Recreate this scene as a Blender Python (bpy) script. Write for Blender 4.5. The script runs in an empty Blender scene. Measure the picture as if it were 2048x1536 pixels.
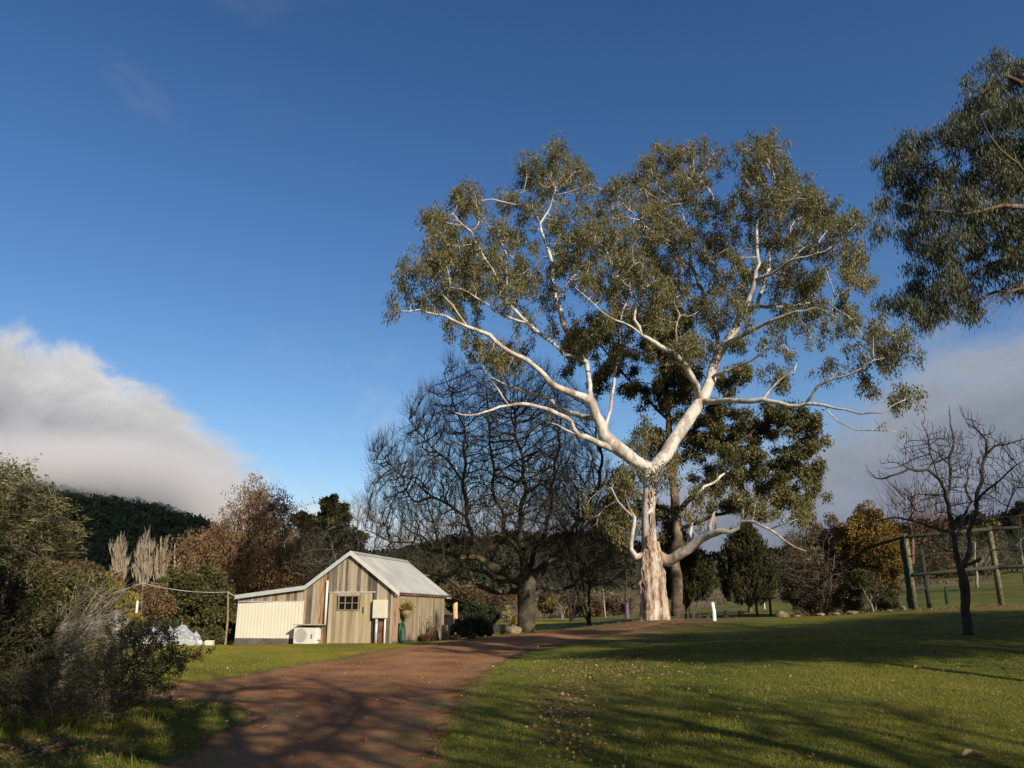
import bpy, math, random
import numpy as np
from mathutils import Vector, Matrix
rng = np.random.default_rng(7)
random.seed(7)
R = math.radians
C = bpy.data.collections.new('scene_objects')
sc = bpy.context.scene
sc.collection.children.link(C)
# ------------------------------------------------------------------ camera
FPX = 28.0 / 36.0 * 2048.0
PITCH = math.atan(460.0 / FPX)
EYE = 1.6
cd = bpy.data.cameras.new('camera'); cam = bpy.data.objects.new('camera', cd); C.objects.link(cam)
cd.lens = 28; cd.sensor_width = 36; cd.clip_start = 0.05; cd.clip_end = 9000
cam.location = (0, 0, EYE); cam.rotation_euler = (math.pi / 2 + PITCH, 0, 0)
sc.camera = cam
CP, SP = math.cos(PITCH), math.sin(PITCH)
# ------------------------------------------------------------------ sun, sky, exposure
SUN_AZ = (0.55, -0.835); SUN_EL = R(25)
sl = bpy.data.lights.new('sun', 'SUN'); sl.energy = 5.0; sl.angle = R(0.6); sl.color = (1.0, 0.87, 0.70)
so = bpy.data.objects.new('sun', sl); C.objects.link(so)
sdir = Vector((SUN_AZ[0] * math.cos(SUN_EL), SUN_AZ[1] * math.cos(SUN_EL), math.sin(SUN_EL))).normalized()
so.rotation_euler = sdir.to_track_quat('Z', 'Y').to_euler(); so.location = (60, -80, 60)
sc.view_settings.view_transform = 'Standard'; sc.view_settings.look = 'None'
sc.view_settings.exposure = 0.45; sc.view_settings.gamma = 1.0
try:
    sc.cycles.max_bounces = 6; sc.cycles.diffuse_bounces = 3; sc.cycles.transparent_max_bounces = 16
    sc.cycles.volume_bounces = 6; sc.cycles.volume_step_rate = 1.0; sc.cycles.use_denoising = True
except Exception: pass

class NT:
    """tiny helper round a node tree"""
    def __init__(s, nt): s.nt = nt
    def n(s, t, **k):
        o = s.nt.nodes.new(t)
        for a, b in k.items():
            if a == 'ins':
                for i, v in b.items(): s.put(o.inputs[i], v)
            else: setattr(o, a, b)
        return o
    def put(s, sock, v):
        if hasattr(v, 'is_output') or isinstance(v, bpy.types.NodeSocket): s.nt.links.new(v, sock)
        else:
            if hasattr(sock.default_value, '__len__') and len(sock.default_value) == 4 and len(v) == 3: v = tuple(v) + (1,)
            sock.default_value = v
    def m(s, op, a, b=None, c=None, clamp=False):
        o = s.nt.nodes.new('ShaderNodeMath'); o.operation = op; o.use_clamp = clamp
        s.put(o.inputs[0], a)
        if b is not None: s.put(o.inputs[1], b)
        if c is not None: s.put(o.inputs[2], c)
        return o.outputs[0]
    def ss(s, x, a, b, lo=0.0, hi=1.0):
        o = s.nt.nodes.new('ShaderNodeMapRange'); o.interpolation_type = 'SMOOTHSTEP'
        s.put(o.inputs[0], x); s.put(o.inputs[1], a); s.put(o.inputs[2], b); s.put(o.inputs[3], lo); s.put(o.inputs[4], hi)
        return o.outputs[0]
    def mix(s, f, a, b, mode='MIX'):
        o = s.nt.nodes.new('ShaderNodeMix'); o.data_type = 'RGBA'; o.blend_type = mode
        s.put(o.inputs[0], f); s.put(o.inputs[6], a); s.put(o.inputs[7], b)
        return o.outputs[2]
    def ramp(s, f, stops, interp='LINEAR'):
        o = s.nt.nodes.new('ShaderNodeValToRGB'); o.color_ramp.interpolation = interp
        e = o.color_ramp.elements
        while len(e) > 1: e.remove(e[0])
        e[0].position = stops[0][0]; c = stops[0][1]; e[0].color = (c, c, c, 1) if not hasattr(c, '__len__') else tuple(c) + (1,)
        for p, c in stops[1:]:
            k = e.new(p); k.color = (c, c, c, 1) if not hasattr(c, '__len__') else tuple(c) + (1,)
        s.put(o.inputs[0], f)
        return o.outputs[0]
    def noise(s, vec, scale, detail=4, rough=0.55, dist=0.0):
        o = s.nt.nodes.new('ShaderNodeTexNoise'); s.put(o.inputs['Vector'], vec)
        o.inputs['Scale'].default_value = scale; o.inputs['Detail'].default_value = detail
        o.inputs['Roughness'].default_value = rough; o.inputs['Distortion'].default_value = dist
        return o.outputs[0]

wd = bpy.data.worlds.new('World'); sc.world = wd; wd.use_nodes = True
w = NT(wd.node_tree); wd.node_tree.nodes.clear()
sky = w.n('ShaderNodeTexSky', sky_type='NISHITA', sun_disc=False, sun_elevation=SUN_EL,
          sun_rotation=math.atan2(SUN_AZ[0], SUN_AZ[1]))
sky.air_density = 1.0; sky.dust_density = 0.6; sky.ozone_density = 2.2; sky.altitude = 300
tc = w.n('ShaderNodeTexCoord'); dv = tc.outputs['Generated']
sx = w.n('ShaderNodeSeparateXYZ', ins={0: dv})
az = w.m('MULTIPLY', w.m('ARCTAN2', sx.outputs[0], sx.outputs[1]), 57.2958)
el = w.m('MULTIPLY', w.m('ARCSINE', sx.outputs[2]), 57.2958)
azn = w.m('DIVIDE', w.m('ADD', az, 40.0), 80.0, clamp=True)
def E(a, e): return ((a + 40) / 80.0, e / 40.0)
edge = w.m('MULTIPLY', w.ramp(azn, [E(-40, 18.8), E(-33, 17.3), E(-28, 15.6), E(-24, 12.8), E(-21, 10.3), E(-18, 8.0), E(-15, 6.3), E(-10, 5.5),
                                    E(-2, 7.8), E(10, 9.5), E(20, 11.0), E(26, 14.2), E(32, 16.8), E(40, 18.5)]), 40.0)
vs = w.n('ShaderNodeVectorMath', operation='MULTIPLY', ins={0: dv, 1: (1, 1, 1.6)}).outputs[0]
n1 = w.noise(vs, 8.0, 9, 0.62, 0.5); n2 = w.noise(vs, 2.6, 5, 0.5)
nd = w.m('MULTIPLY', w.m('SUBTRACT', n1, 0.5), 10.0)
nd = w.m('ADD', nd, w.m('MULTIPLY', w.m('SUBTRACT', n2, 0.5), 3.0))
dep = w.m('ADD', w.m('SUBTRACT', edge, el), nd)           # degrees below the cloud's upper edge
soft = w.ramp(azn, [E(-40, .075), E(-20, .085), E(-10, 0.16), E(15, .18), E(40, .13)])
soft = w.m('MULTIPLY', soft, 620.0)
mask = w.ss(dep, w.m('MULTIPLY', soft, -1.0), soft)
# the bank: sunlit along its upper edge, greyer inside, bluer towards the right
lft = w.ramp(w.m('DIVIDE', w.m('ADD', dep, 2.0), 16.0, clamp=True),
             [(0, (5.6, 5.9, 6.4)), (.16, (6.4, 6.35, 6.4)), (.36, (4.9, 4.85, 4.95)), (.60, (3.3, 3.25, 3.4)), (.8, (2.1, 2.1, 2.3)), (1, (1.6, 1.6, 1.8))])
rgt = w.ramp(w.m('DIVIDE', w.m('ADD', dep, 2.0), 18.0, clamp=True),
             [(0, (3.6, 4.1, 5.1)), (.25, (2.9, 3.25, 3.95)), (.6, (2.1, 2.4, 3.05)), (1, (1.25, 1.5, 2.1))])
side = w.ss(az, -14.0, 8.0)
cc = w.mix(side, lft, rgt)
cc = w.mix(1.0, cc, w.ramp(w.noise(vs, 6.0, 8, .6, .5), [(.3, .80), (.5, 1.0), (.7, 1.2)]), 'MULTIPLY')
# thin veils high on the left
wn = w.noise(w.n('ShaderNodeVectorMath', operation='MULTIPLY', ins={0: dv, 1: (1.2, 1, 2.2)}).outputs[0], 3.2, 6, .55, .6)
veil = w.m('MULTIPLY', w.ss(wn, .48, .72), w.m('MULTIPLY', w.ss(az, -8.0, -30.0), w.ss(el, 26.0, 40.0)))
veil2 = w.m('MULTIPLY', w.ss(w.noise(vs, 6.0, 6, .6, .4), .56, .75), w.ss(el, 22.0, 8.0, 0, .35))
skyc = w.n('ShaderNodeHueSaturation', ins={'Hue': 0.508, 'Saturation': 1.24, 'Value': .96, 'Color': sky.outputs[0]}).outputs[0]
c0 = w.mix(w.m('MULTIPLY', veil, .6), skyc, (2.9, 3.1, 3.6))
c0 = w.mix(veil2, c0, (4.2, 4.4, 4.9))
c0 = w.mix(1.0, c0, w.ramp(w.m('DIVIDE', el, 45.0, clamp=True), [(0, (1.50, 1.36, 1.22)), (.3, (1.46, 1.38, 1.28)), (.6, (1.25, 1.27, 1.24)), (.95, (1.06, 1.10, 1.10))]), 'MULTIPLY')
c1 = w.mix(mask, c0, cc)
bg = w.n('ShaderNodeBackground', ins={0: c1, 1: 0.075})
wo = w.n('ShaderNodeOutputWorld', ins={0: bg.outputs[0]})

# ------------------------------------------------------------------ pixel helper (2048 x 1536)
def W(u, v, Y):
    a = (u - 1024) / FPX; b = (768 - v) / FPX
    d = np.array([a, CP - b * SP, SP + b * CP]); t = Y / d[1]
    return np.array([d[0] * t, Y, EYE + d[2] * t])
# ------------------------------------------------------------------ terrain height
_ctl = [(0, 1536, 9.4), (430, 1536, 9.4), (860, 1536, 9.4), (1300, 1536, 9.4), (2048, 1536, 9.4), (700, 1420, 13.2), (300, 1395, 15.3),
        (0, 1430, 13), (560, 1350, 19.5), (740, 1286, 34.3), (475, 1290, 36), (890, 1279, 40), (960, 1283, 34), (1052, 1266, 46), (1120, 1262, 46),
        (1150, 1243, 72), (1150, 1234, 110), (1000, 1240, 90), (1150, 1190, 200),
        (1100, 1400, 13.9), (1536, 1400, 13.3), (2048, 1400, 12.8), (2048, 1330, 16.5), (1935, 1272, 24), (1536, 1295, 22), (1150, 1312, 24), (1230, 1275, 32), (1330, 1298, 24),
        (1536, 1246, 34), (1300, 1240, 40), (1800, 1222, 37), (2048, 1209, 37), (1000, 1325, 24), (1150, 1260, 52), (1220, 1262, 46),
        (1425, 1232, 50), (1425, 1224, 65), (1425, 1180, 150), (1560, 1236, 46), (1700, 1205, 70), (1950, 1202, 58), (1950, 1160, 110), (1950, 1140, 200),
        (270, 1292, 31), (0, 1305, 29), (100, 1245, 60), (400, 1250, 75), (650, 1240, 110), (400, 1215, 200), (0, 1220, 150)]
def _wp(X, Y):
    Yc = np.clip(Y, 2.0, 400.0)
    return np.clip(X / (Yc + 8), -1.1, 1.1), np.log(Yc + 8)
_P = [W(*c) for c in _ctl]
_P += [np.array([x, 2.0, 0.0]) for x in (-10, -4, 0, 4, 10)] + [np.array([x, 400.0, z]) for x, z in ((-440, 8), (-200, 8), (0, 9), (200, 14), (440, 18))]
_P += [np.array([-60, 50, 1.2]), np.array([-25, 15, .3]), np.array([25, 14, 0.6]), np.array([60, 50, 3.2])]
_P = np.array(_P); _s, _t = _wp(_P[:, 0], _P[:, 1])
def _phi(r2): return np.where(r2 > 1e-12, 0.5 * r2 * np.log(r2 + 1e-12), 0.0)
_n = len(_P); _A = np.zeros((_n + 3, _n + 3))
_A[:_n, :_n] = _phi((_s[:, None] - _s[None]) ** 2 + (_t[:, None] - _t[None]) ** 2) + np.eye(_n) * 1e-4
_A[:_n, _n] = 1; _A[:_n, _n + 1] = _s; _A[:_n, _n + 2] = _t; _A[_n:, :_n] = _A[:_n, _n:].T
_w = np.linalg.solve(_A, np.concatenate([_P[:, 2], [0, 0, 0]]))
def gz(X, Y):
    X = np.atleast_1d(np.asarray(X, float)); Y = np.atleast_1d(np.asarray(Y, float))
    s, t = _wp(X, Y); out = np.zeros(len(s))
    for i in range(0, len(s), 40000):
        a, b = s[i:i + 40000], t[i:i + 40000]
        out[i:i + 40000] = _phi((a[:, None] - _s) ** 2 + (b[:, None] - _t) ** 2) @ _w[:_n] + _w[_n] + _w[_n + 1] * a + _w[_n + 2] * b
    return out
def g1(X, Y): return float(gz(X, Y)[0])
def hit(u, v, y0=3.0, y1=300.0):
    """where the picture ray meets the ground"""
    ys = np.geomspace(y0, y1, 900); p = np.array([W(u, v, y) for y in (1.0,)])[0]
    X = p[0] * ys; Z = EYE + (p[2] - EYE) * ys; d = Z - gz(X, ys)
    k = np.argmax(d < 0) if (d < 0).any() else len(ys) - 1
    return np.array([X[k], ys[k], float(gz(X[k], ys[k])[0])])
# ------------------------------------------------------------------ meshes
ORG = {}
class MB:
    def __init__(s): s.v = []; s.q = []; s.t = []; s.qr = []; s.tr = []; s.n = 0; s.ng = []; s.ngr = []
    def add(s, v, q=None, t=None, r=None):
        v = np.asarray(v, float).reshape(-1, 3)
        if q is not None and len(q):
            q = np.asarray(q, int).reshape(-1, 4) + s.n; s.q.append(q)
            s.qr.append(np.full(len(q), rng.random()) if r is None else np.broadcast_to(r, (len(q),)).astype(float))
        if t is not None and len(t):
            t = np.asarray(t, int).reshape(-1, 3) + s.n; s.t.append(t)
            s.tr.append(np.full(len(t), rng.random()) if r is None else np.broadcast_to(r, (len(t),)).astype(float))
        s.v.append(v); s.n += len(v)
        return s
    def box(s, c, size, ax=None, r=None):
        """box centred c, full sizes, axes = rows of ax"""
        ax = np.eye(3) if ax is None else np.asarray(ax, float)
        h = np.asarray(size, float) / 2
        k = np.array([[i, j, l] for i in (-1, 1) for j in (-1, 1) for l in (-1, 1)], float) * h
        v = np.asarray(c, float) + k @ ax
        q = [(0, 1, 3, 2), (4, 6, 7, 5), (0, 4, 5, 1), (2, 3, 7, 6), (0, 2, 6, 4), (1, 5, 7, 3)]
        return s.add(v, q, r=r)
    def tube(s, P, rad, sides=8, r=None, wob=0.0, cap=True):
        P = np.asarray(P, float); k = len(P); rad = np.broadcast_to(rad, (k,)).astype(float)
        T = np.gradient(P, axis=0); T /= np.linalg.norm(T, axis=1)[:, None] + 1e-9
        m = np.abs(T).mean(0); ref = np.zeros(3); ref[np.argmin(m)] = 1
        U = np.cross(T, ref); U /= np.linalg.norm(U, axis=1)[:, None] + 1e-9; V = np.cross(T, U)
        a = np.arange(sides) * 2 * np.pi / sides
        rr = rad[:, None] * (1 + (wob * (rng.random((k, sides)) - .5) + wob * .9 * (rng.random((k, 1)) - .5) if wob else 0))
        ring = P[:, None] + rr[..., None] * (np.cos(a)[None, :, None] * U[:, None] + np.sin(a)[None, :, None] * V[:, None])
        i = np.arange(k - 1)[:, None] * sides; j = np.arange(sides)[None]; j2 = (j + 1) % sides
        q = np.stack([i + j, i + j2, i + sides + j2, i + sides + j], -1).reshape(-1, 4)
        v = ring.reshape(-1, 3)
        rv = rng.random() if r is None else r
        s.add(v, q, r=rv)
        if cap:
            o = s.n
            s.add(np.array([P[0], P[-1]]))
            base = o - k * sides
            jj = np.arange(sides); j2 = (jj + 1) % sides
            t1 = np.stack([np.full(sides, o), base + j2, base + jj], -1)
            top = base + (k - 1) * sides
            t2 = np.stack([np.full(sides, o + 1), top + jj, top + j2], -1)
            s.t.append(np.concatenate([t1, t2])); s.tr.append(np.full(2 * sides, rv))
        return s
    def twigs(s, P, rad, sides=3, r=None):
        """many twigs at once: P [n,k,3], rad [n,k]"""
        n, k = P.shape[:2]
        if n == 0: return s
        T = np.gradient(P, axis=1); T /= np.linalg.norm(T, axis=2)[..., None] + 1e-9
        ref = np.array([.36, .82, .44]); U = np.cross(T, ref); U /= np.linalg.norm(U, axis=2)[..., None] + 1e-9
        V = np.cross(T, U); a = np.arange(sides) * 2 * np.pi / sides
        ring = P[:, :, None] + rad[:, :, None, None] * (np.cos(a)[:, None] * U[:, :, None] + np.sin(a)[:, None] * V[:, :, None])
        b = (np.arange(n) * k * sides)[:, None, None]; i = (np.arange(k - 1) * sides)[None, :, None]; j = np.arange(sides)[None, None]; j2 = (j + 1) % sides
        q = np.stack([b + i + j, b + i + j2, b + i + sides + j2, b + i + sides + j], -1).reshape(-1, 4)
        rr = np.repeat(rng.random(n), (k - 1) * sides) if r is None else r
        return s.add(ring.reshape(-1, 3), q, r=rr)
    def leaves(s, P, D, Wd, r=None, fold=0.0):
        """rhombic leaves: base P, length vector D, half width vector Wd"""
        n = len(P)
        if n == 0: return s
        m = P + D * .45
        v = np.stack([P, m + Wd, P + D, m - Wd], 1).reshape(-1, 3)
        return s.add(v, np.arange(4 * n).reshape(n, 4), r=rng.random(n) if r is None else r)
    def build(s, name, mat, parent=None, smooth=False, org=None):
        me = bpy.data.meshes.new(name)
        V = np.concatenate(s.v)
        if parent is not None: o = ORG[parent.name]
        elif org is not None: o = np.asarray(org, float)
        else:
            o = np.array([(V[:, 0].min() + V[:, 0].max()) / 2, (V[:, 1].min() + V[:, 1].max()) / 2, V[:, 2].min()])
        V = V - o
        q = np.concatenate(s.q) if s.q else np.zeros((0, 4), int); t = np.concatenate(s.t) if s.t else np.zeros((0, 3), int)
        me.vertices.add(len(V)); me.vertices.foreach_set('co', V.astype(np.float32).ravel())
        L = np.concatenate([q.ravel(), t.ravel()]).astype(np.int32)
        me.loops.add(len(L)); me.loops.foreach_set('vertex_index', L)
        st = np.concatenate([np.arange(len(q)) * 4, 4 * len(q) + np.arange(len(t)) * 3]).astype(np.int32)
        me.polygons.add(len(st)); me.polygons.foreach_set('loop_start', st)
        me.update(calc_edges=True); me.validate()
        me.polygons.foreach_set('use_smooth', np.full(len(me.polygons), bool(smooth)))
        if len(me.polygons) == len(st):
            at = me.attributes.new('rnd', 'FLOAT', 'FACE')
            at.data.foreach_set('value', np.concatenate((s.qr if s.q else []) + (s.tr if s.t else [])).astype(np.float32))
        if mat is not None: me.materials.append(mat)
        ob = bpy.data.objects.new(name, me); C.objects.link(ob)
        if parent is not None: ob.parent = parent; ORG[ob.name] = o
        else: ob.location = o; ORG[ob.name] = o
        return ob
def tag(o, label=None, cat=None, group=None, kind=None):
    for k, v in (('label', label), ('category', cat), ('group', group), ('kind', kind)):
        if v: o[k] = v
    return o
def thing(name, label, cat, loc, group=None):
    o = bpy.data.objects.new(name, None); C.objects.link(o); o.location = tuple(float(x) for x in loc)
    o.empty_display_size = .2
    ORG[o.name] = np.array(loc, float)
    return tag(o, label, cat, group)
def copy_tree(o, loc, rz=0, s=1.0, label=None):
    c = o.copy(); C.objects.link(c); c.location = loc; c.rotation_euler = (0, 0, rz); c.scale = (s, s, s)
    if label: c['label'] = label
    for ch in o.children:
        d = ch.copy(); C.objects.link(d); d.parent = c
    return c
def unit(a): return a / (np.linalg.norm(a, axis=-1, keepdims=True) + 1e-9)
def rsph(n): return unit(rng.normal(size=(n, 3)))
# ------------------------------------------------------------------ materials
def newmat(name):
    m = bpy.data.materials.new(name); m.use_nodes = True; m.node_tree.nodes.clear()
    return m, NT(m.node_tree)
def M(name, stops, rough=.85, nscale=3.0, nmix=.5, bump=0.0, bscale=20, stretch=(1, 1, 1), metal=0.0, detail=5, spec=.3, transl=0.0, bdist=.02):
    """colour ramp read by (per-piece random value * (1-nmix) + noise * nmix)"""
    m, k = newmat(name)
    t = k.n('ShaderNodeTexCoord').outputs['Object']
    if stretch != (1, 1, 1): t = k.n('ShaderNodeVectorMath', operation='MULTIPLY', ins={0: t, 1: stretch}).outputs[0]
    at = k.n('ShaderNodeAttribute', attribute_name='rnd').outputs['Fac']
    nz = k.ss(k.noise(t, nscale, detail, .6), .28, .72)
    f = k.m('ADD', k.m('MULTIPLY', at, 1 - nmix), k.m('MULTIPLY', nz, nmix), clamp=True)
    col = k.ramp(f, stops)
    ins = {'Base Color': col, 'Roughness': rough, 'Metallic': metal, 'Specular IOR Level': spec}
    p = k.n('ShaderNodeBsdfPrincipled', ins=ins)
    if bump:
        b = k.n('ShaderNodeBump', ins={'Height': k.noise(t, bscale, 5, .6), 'Strength': bump, 'Distance': bdist})
        k.put(p.inputs['Normal'], b.outputs[0])
    sh = p.outputs[0]
    if transl:
        tr = k.n('ShaderNodeBsdfTranslucent', ins={0: k.mix(1.0, col, (1.0, 1.0, .55), 'MULTIPLY')})
        sh = k.n('ShaderNodeMixShader', ins={0: transl, 1: sh, 2: tr.outputs[0]}).outputs[0]
    k.n('ShaderNodeOutputMaterial', ins={0: sh})
    return m
def leafmat(name, a, b, c, **kw):
    return M(name, [(0, a), (.5, b), (1, c)], rough=kw.get('rough', .55), nscale=kw.get('ns', .5), nmix=kw.get('nmix', .45), spec=kw.get('spec', .35), transl=kw.get('tr', .22))
m_gumleaf = leafmat('gum_leaf', (.050, .055, .020), (.125, .120, .045), (.26, .215, .085), spec=.4, rough=.5, tr=.3)
m_gumleaf2 = leafmat('gum_leaf_grey', (.034, .044, .022), (.065, .074, .036), (.120, .120, .060), spec=.3, rough=.5)
m_gumbark = M('gum_bark', [(0, (.13, .075, .05)), (.16, (.25, .17, .12)), (.28, (.38, .31, .24)), (.40, (.29, .285, .265)), (.52, (.44, .425, .385)), (.66, (.56, .53, .475)), (.8, (.40, .39, .36)), (.9, (.60, .57, .52)), (1, (.66, .64, .59))], nscale=1.7, nmix=.86, stretch=(1, 1, .5), bump=.5, bscale=7, detail=8, bdist=.05)
zq_nt = NT(m_gumbark.node_tree); zq_p = [n_ for n_ in m_gumbark.node_tree.nodes if n_.type == 'BSDF_PRINCIPLED'][0]; zq_src = zq_p.inputs['Base Color'].links[0].from_socket
zq_t = zq_nt.n('ShaderNodeTexCoord').outputs['Object']; zq_s3 = zq_nt.n('ShaderNodeSeparateXYZ', ins={0: zq_t})
zq_st = zq_nt.noise(zq_nt.n('ShaderNodeVectorMath', operation='MULTIPLY', ins={0: zq_t, 1: (3.2, 3.2, .35)}).outputs[0], 1.3, 6, .65)
zq_f = zq_nt.m('MULTIPLY', zq_nt.ss(zq_s3.outputs[2], 6.5, 2.8), zq_nt.ss(zq_nt.m('ADD', zq_st, zq_nt.ss(zq_s3.outputs[2], 5.0, 3.0, 0, .18)), .53, .62), clamp=True)
zq_f = zq_nt.m('MULTIPLY', zq_f, zq_nt.ss(zq_nt.m('ABSOLUTE', zq_s3.outputs[0]), .85, .45))
zq_nt.put(zq_p.inputs['Base Color'], zq_nt.mix(zq_f, zq_src, zq_nt.ramp(zq_st, [(.4, (.36, .26, .17)), (.6, (.22, .12, .075)), (.75, (.12, .06, .04))])))
m_gumbase = M('gum_rough_bark', [(0, (.09, .045, .03)), (.25, (.19, .11, .07)), (.45, (.36, .285, .21)), (.75, (.50, .44, .36)), (1, (.60, .55, .47))], nscale=3.2, nmix=.85, stretch=(1.6, 1.6, .35), bump=.9, bscale=7, bdist=.09)
m_oakbark = M('mossy_bark', [(0, (.030, .024, .018)), (.4, (.065, .055, .038)), (.7, (.10, .095, .055)), (1, (.16, .15, .075))], nscale=2.2, nmix=.75, bump=.6, bscale=12, bdist=.05)
m_twig = M('bare_twig', [(0, (.045, .036, .03)), (.5, (.095, .08, .062)), (1, (.19, .165, .125))], nscale=.6, nmix=.4)
m_darktwig = M('dark_twig', [(0, (.024, .019, .016)), (.6, (.055, .045, .037)), (1, (.11, .09, .068))], nscale=1.2, nmix=.5, bump=.4)
m_gumtwig2 = M('pinkish_bark', [(0, (.10, .07, .05)), (.5, (.22, .15, .11)), (1, (.42, .30, .22))], nscale=2, nmix=.6)

# ================================================================== SETTING
# ---- dirt road outline, measured on the ground
_rr = [(700, 3.0, None), (860, 1536), (872, 1480), (890, 1445), (915, 1402), (960, 1352), (1005, 1322), (1060, 1301), (1110, 1289), (1180, 1276), (1232, 1268)]
_rl = [(1245, 1259), (1200, 1259.5), (1120, 1262), (1060, 1267), (1000, 1273), (930, 1280), (860, 1290), (790, 1298), (700, 1312), (620, 1327), (520, 1347), (420, 1361), (300, 1373), (200, 1378), (60, 1384),
       (60, 1404), (230, 1402), (380, 1403), (470, 1412), (500, 1436), (430, 1484), (330, 1536)]
def _h(u, v): p = hit(u, v); return p[:2]
road_poly = [(-1.6, 3.0)] + [tuple(_h(u, v)) for (u, v) in _rr[1:]] + [(30.0, 62.0), (30.0, 66.0)] + [tuple(_h(u, v)) for (u, v) in _rl] + [(-5.2, 3.0), (-6.5, -60), (-1.0, -60)]
road_poly = np.array(road_poly)
def sdist(P, poly):
    """signed distance, positive inside"""
    x, y = P[:, 0], P[:, 1]; d = np.full(len(P), 1e9); ins = np.zeros(len(P), bool)
    for i in range(len(poly)):
        a, b = poly[i], poly[(i + 1) % len(poly)]
        e = b - a; w_ = P - a; t = np.clip((w_ @ e) / (e @ e + 1e-12), 0, 1)
        d = np.minimum(d, np.linalg.norm(w_ - t[:, None] * e, axis=1))
        c = ((a[1] > y) != (b[1] > y)) & (x < (b[0] - a[0]) * (y - a[1]) / (b[1] - a[1] + 1e-12) + a[0])
        ins ^= c
    return np.where(ins, d, -d)
# ---- ground
rows = np.concatenate([[-120, -80, -50, -30, -15, -7, -3, 0, 2, 4, 5.5, 7], np.arange(8, 60, .22), np.geomspace(60, 1500, 150), [2500, 4000]])
cols = np.sinh(np.linspace(-2.7, 2.7, 420)) / np.sinh(2.7) * 2.4
sc_ = np.where(rows >= 0, rows + 30, -rows + 30)
GX = (sc_[:, None] * cols[None]).ravel(); GY = np.repeat(rows, len(cols))
GZ = gz(GX, GY) + (.03 * np.sin(GX * .9 + 1.3 * np.sin(GY * .35)) * np.sin(GY * .7 + GX * .2)) * np.clip((GY - 5) / 20, 0, 1)
GZ = np.where(GY > 400, GZ + (GY - 400) * .01, GZ)
nr, nc = len(rows), len(cols)
ii = (np.arange(nr - 1)[:, None] * nc + np.arange(nc - 1)[None]).ravel()
q = np.stack([ii, ii + 1, ii + nc + 1, ii + nc], 1)
g = MB(); g.add(np.stack([GX, GY, GZ], 1), q, r=0.5)
mg, k = newmat('lawn')
t = k.n('ShaderNodeTexCoord').outputs['Object']
nA = k.noise(t, .22, 5, .6); nB = k.noise(t, 1.3, 7, .7); nC = k.noise(t, 34, 4, .7); nD = k.noise(t, 9, 5, .7)
base = k.ramp(k.ss(nA, .3, .7), [(0, (.095, .115, .017)), (.5, (.160, .168, .022)), (1, (.235, .21, .033))])
base = k.mix(k.ss(nB, .42, .75, 0, .55), base, (.19, .17, .06))
base = k.mix(k.ss(nC, .35, .7, 0, .75), k.mix(1.0, base, (.45, .5, .4), 'MULTIPLY'), base)
base = k.mix(k.ss(nD, .56, .70, 0, .6), base, (.11, .075, .035))
base = k.mix(k.ss(k.noise(t, .7, 6, .7, .5), .58, .68, 0, .55), base, (.20, .16, .065))
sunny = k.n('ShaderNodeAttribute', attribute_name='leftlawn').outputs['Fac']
base = k.mix(sunny, base, k.mix(1.0, base, (1.9, 1.65, 1.0), 'MULTIPLY'))  # unshadowed, sunlit look of the left lawn painted in as brighter, yellower grass
lit = k.n('ShaderNodeAttribute', attribute_name='litter').outputs['Fac']
fld = k.n('ShaderNodeAttribute', attribute_name='field').outputs['Fac']
lc = k.ramp(k.noise(t, 7, 6, .75), [(.3, (.06, .03, .018)), (.5, (.16, .085, .05)), (.7, (.33, .20, .12))])
base = k.mix(k.m('MULTIPLY', lit, k.ss(k.noise(t, 3, 5, .7), .25, .55)), base, lc)
fc = k.ramp(k.noise(t, .12, 6, .6), [(.35, (.10, .085, .045)), (.5, (.17, .13, .08)), (.65, (.12, .12, .045))])
base = k.mix(fld, base, fc)
hb = k.m('ADD', k.m('MULTIPLY', nC, .5), k.m('MULTIPLY', nD, .8))
bp = k.n('ShaderNodeBump', ins={'Height': hb, 'Strength': .9, 'Distance': .05})
p = k.n('ShaderNodeBsdfPrincipled', ins={'Base Color': base, 'Roughness': .9, 'Specular IOR Level': .15, 'Normal': bp.outputs[0]})
k.n('ShaderNodeOutputMaterial', ins={0: p.outputs[0]})
ground = g.build('ground', mg, smooth=True, org=(0, 0, 0)); tag(ground, kind='structure', label='rolling mown lawn with fallen leaves', cat='ground')
gum_b = np.array([W(1306, 1200, 40.0)[0], 40.0, g1(W(1306, 1200, 40.0)[0], 40.0) - .03])
XY = np.stack([GX, GY], 1)
lt = np.clip(1.3 - np.linalg.norm((XY - gum_b[:2]) / np.array([2.8, 3.5]), axis=1) , 0, 1)
def blob(u, v, rx, ry, k=1.0):
    p = hit(u, v); return k * np.clip(1.3 - np.linalg.norm((XY - p[:2]) / np.array([rx, ry]), axis=1), 0, 1)
lt = np.maximum.reduce([lt, blob(1900, 1214, 6, 1.6), blob(1700, 1224, 4, 1.5, .9), blob(2048, 1212, 4, 1.5), blob(960, 1276, 2.4, 4, .9), blob(1250, 1258, 1.4, 6, .9), blob(1290, 1245, 4, 4), blob(60, 1500, 2.5, 2.5, .5), blob(250, 1470, 2, 1.5, .5),
                        blob(1160, 1380, 1.2, 3.0, .45), blob(1160, 1330, 1.6, 3, .4), blob(1600, 1232, 3, 3, .6)])
_e = sdist(XY[(GY > 5) & (GY < 60)], road_poly); rb = np.zeros(len(XY)); rb[(GY > 5) & (GY < 60)] = np.clip((_e + .45) / .45, 0, 1) * .8
lt = np.maximum(lt, rb)
fl = np.clip((GY - 88 - 12 * np.sin(GX * .05)) / 10, 0, 1) * np.where((GX > 60) & (GY < 150), .15, 1)
ll = np.clip((-GX + .12 * GY - 2) / 5, 0, 1) * np.clip((GY - 13) / 6, 0, 1)
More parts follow.
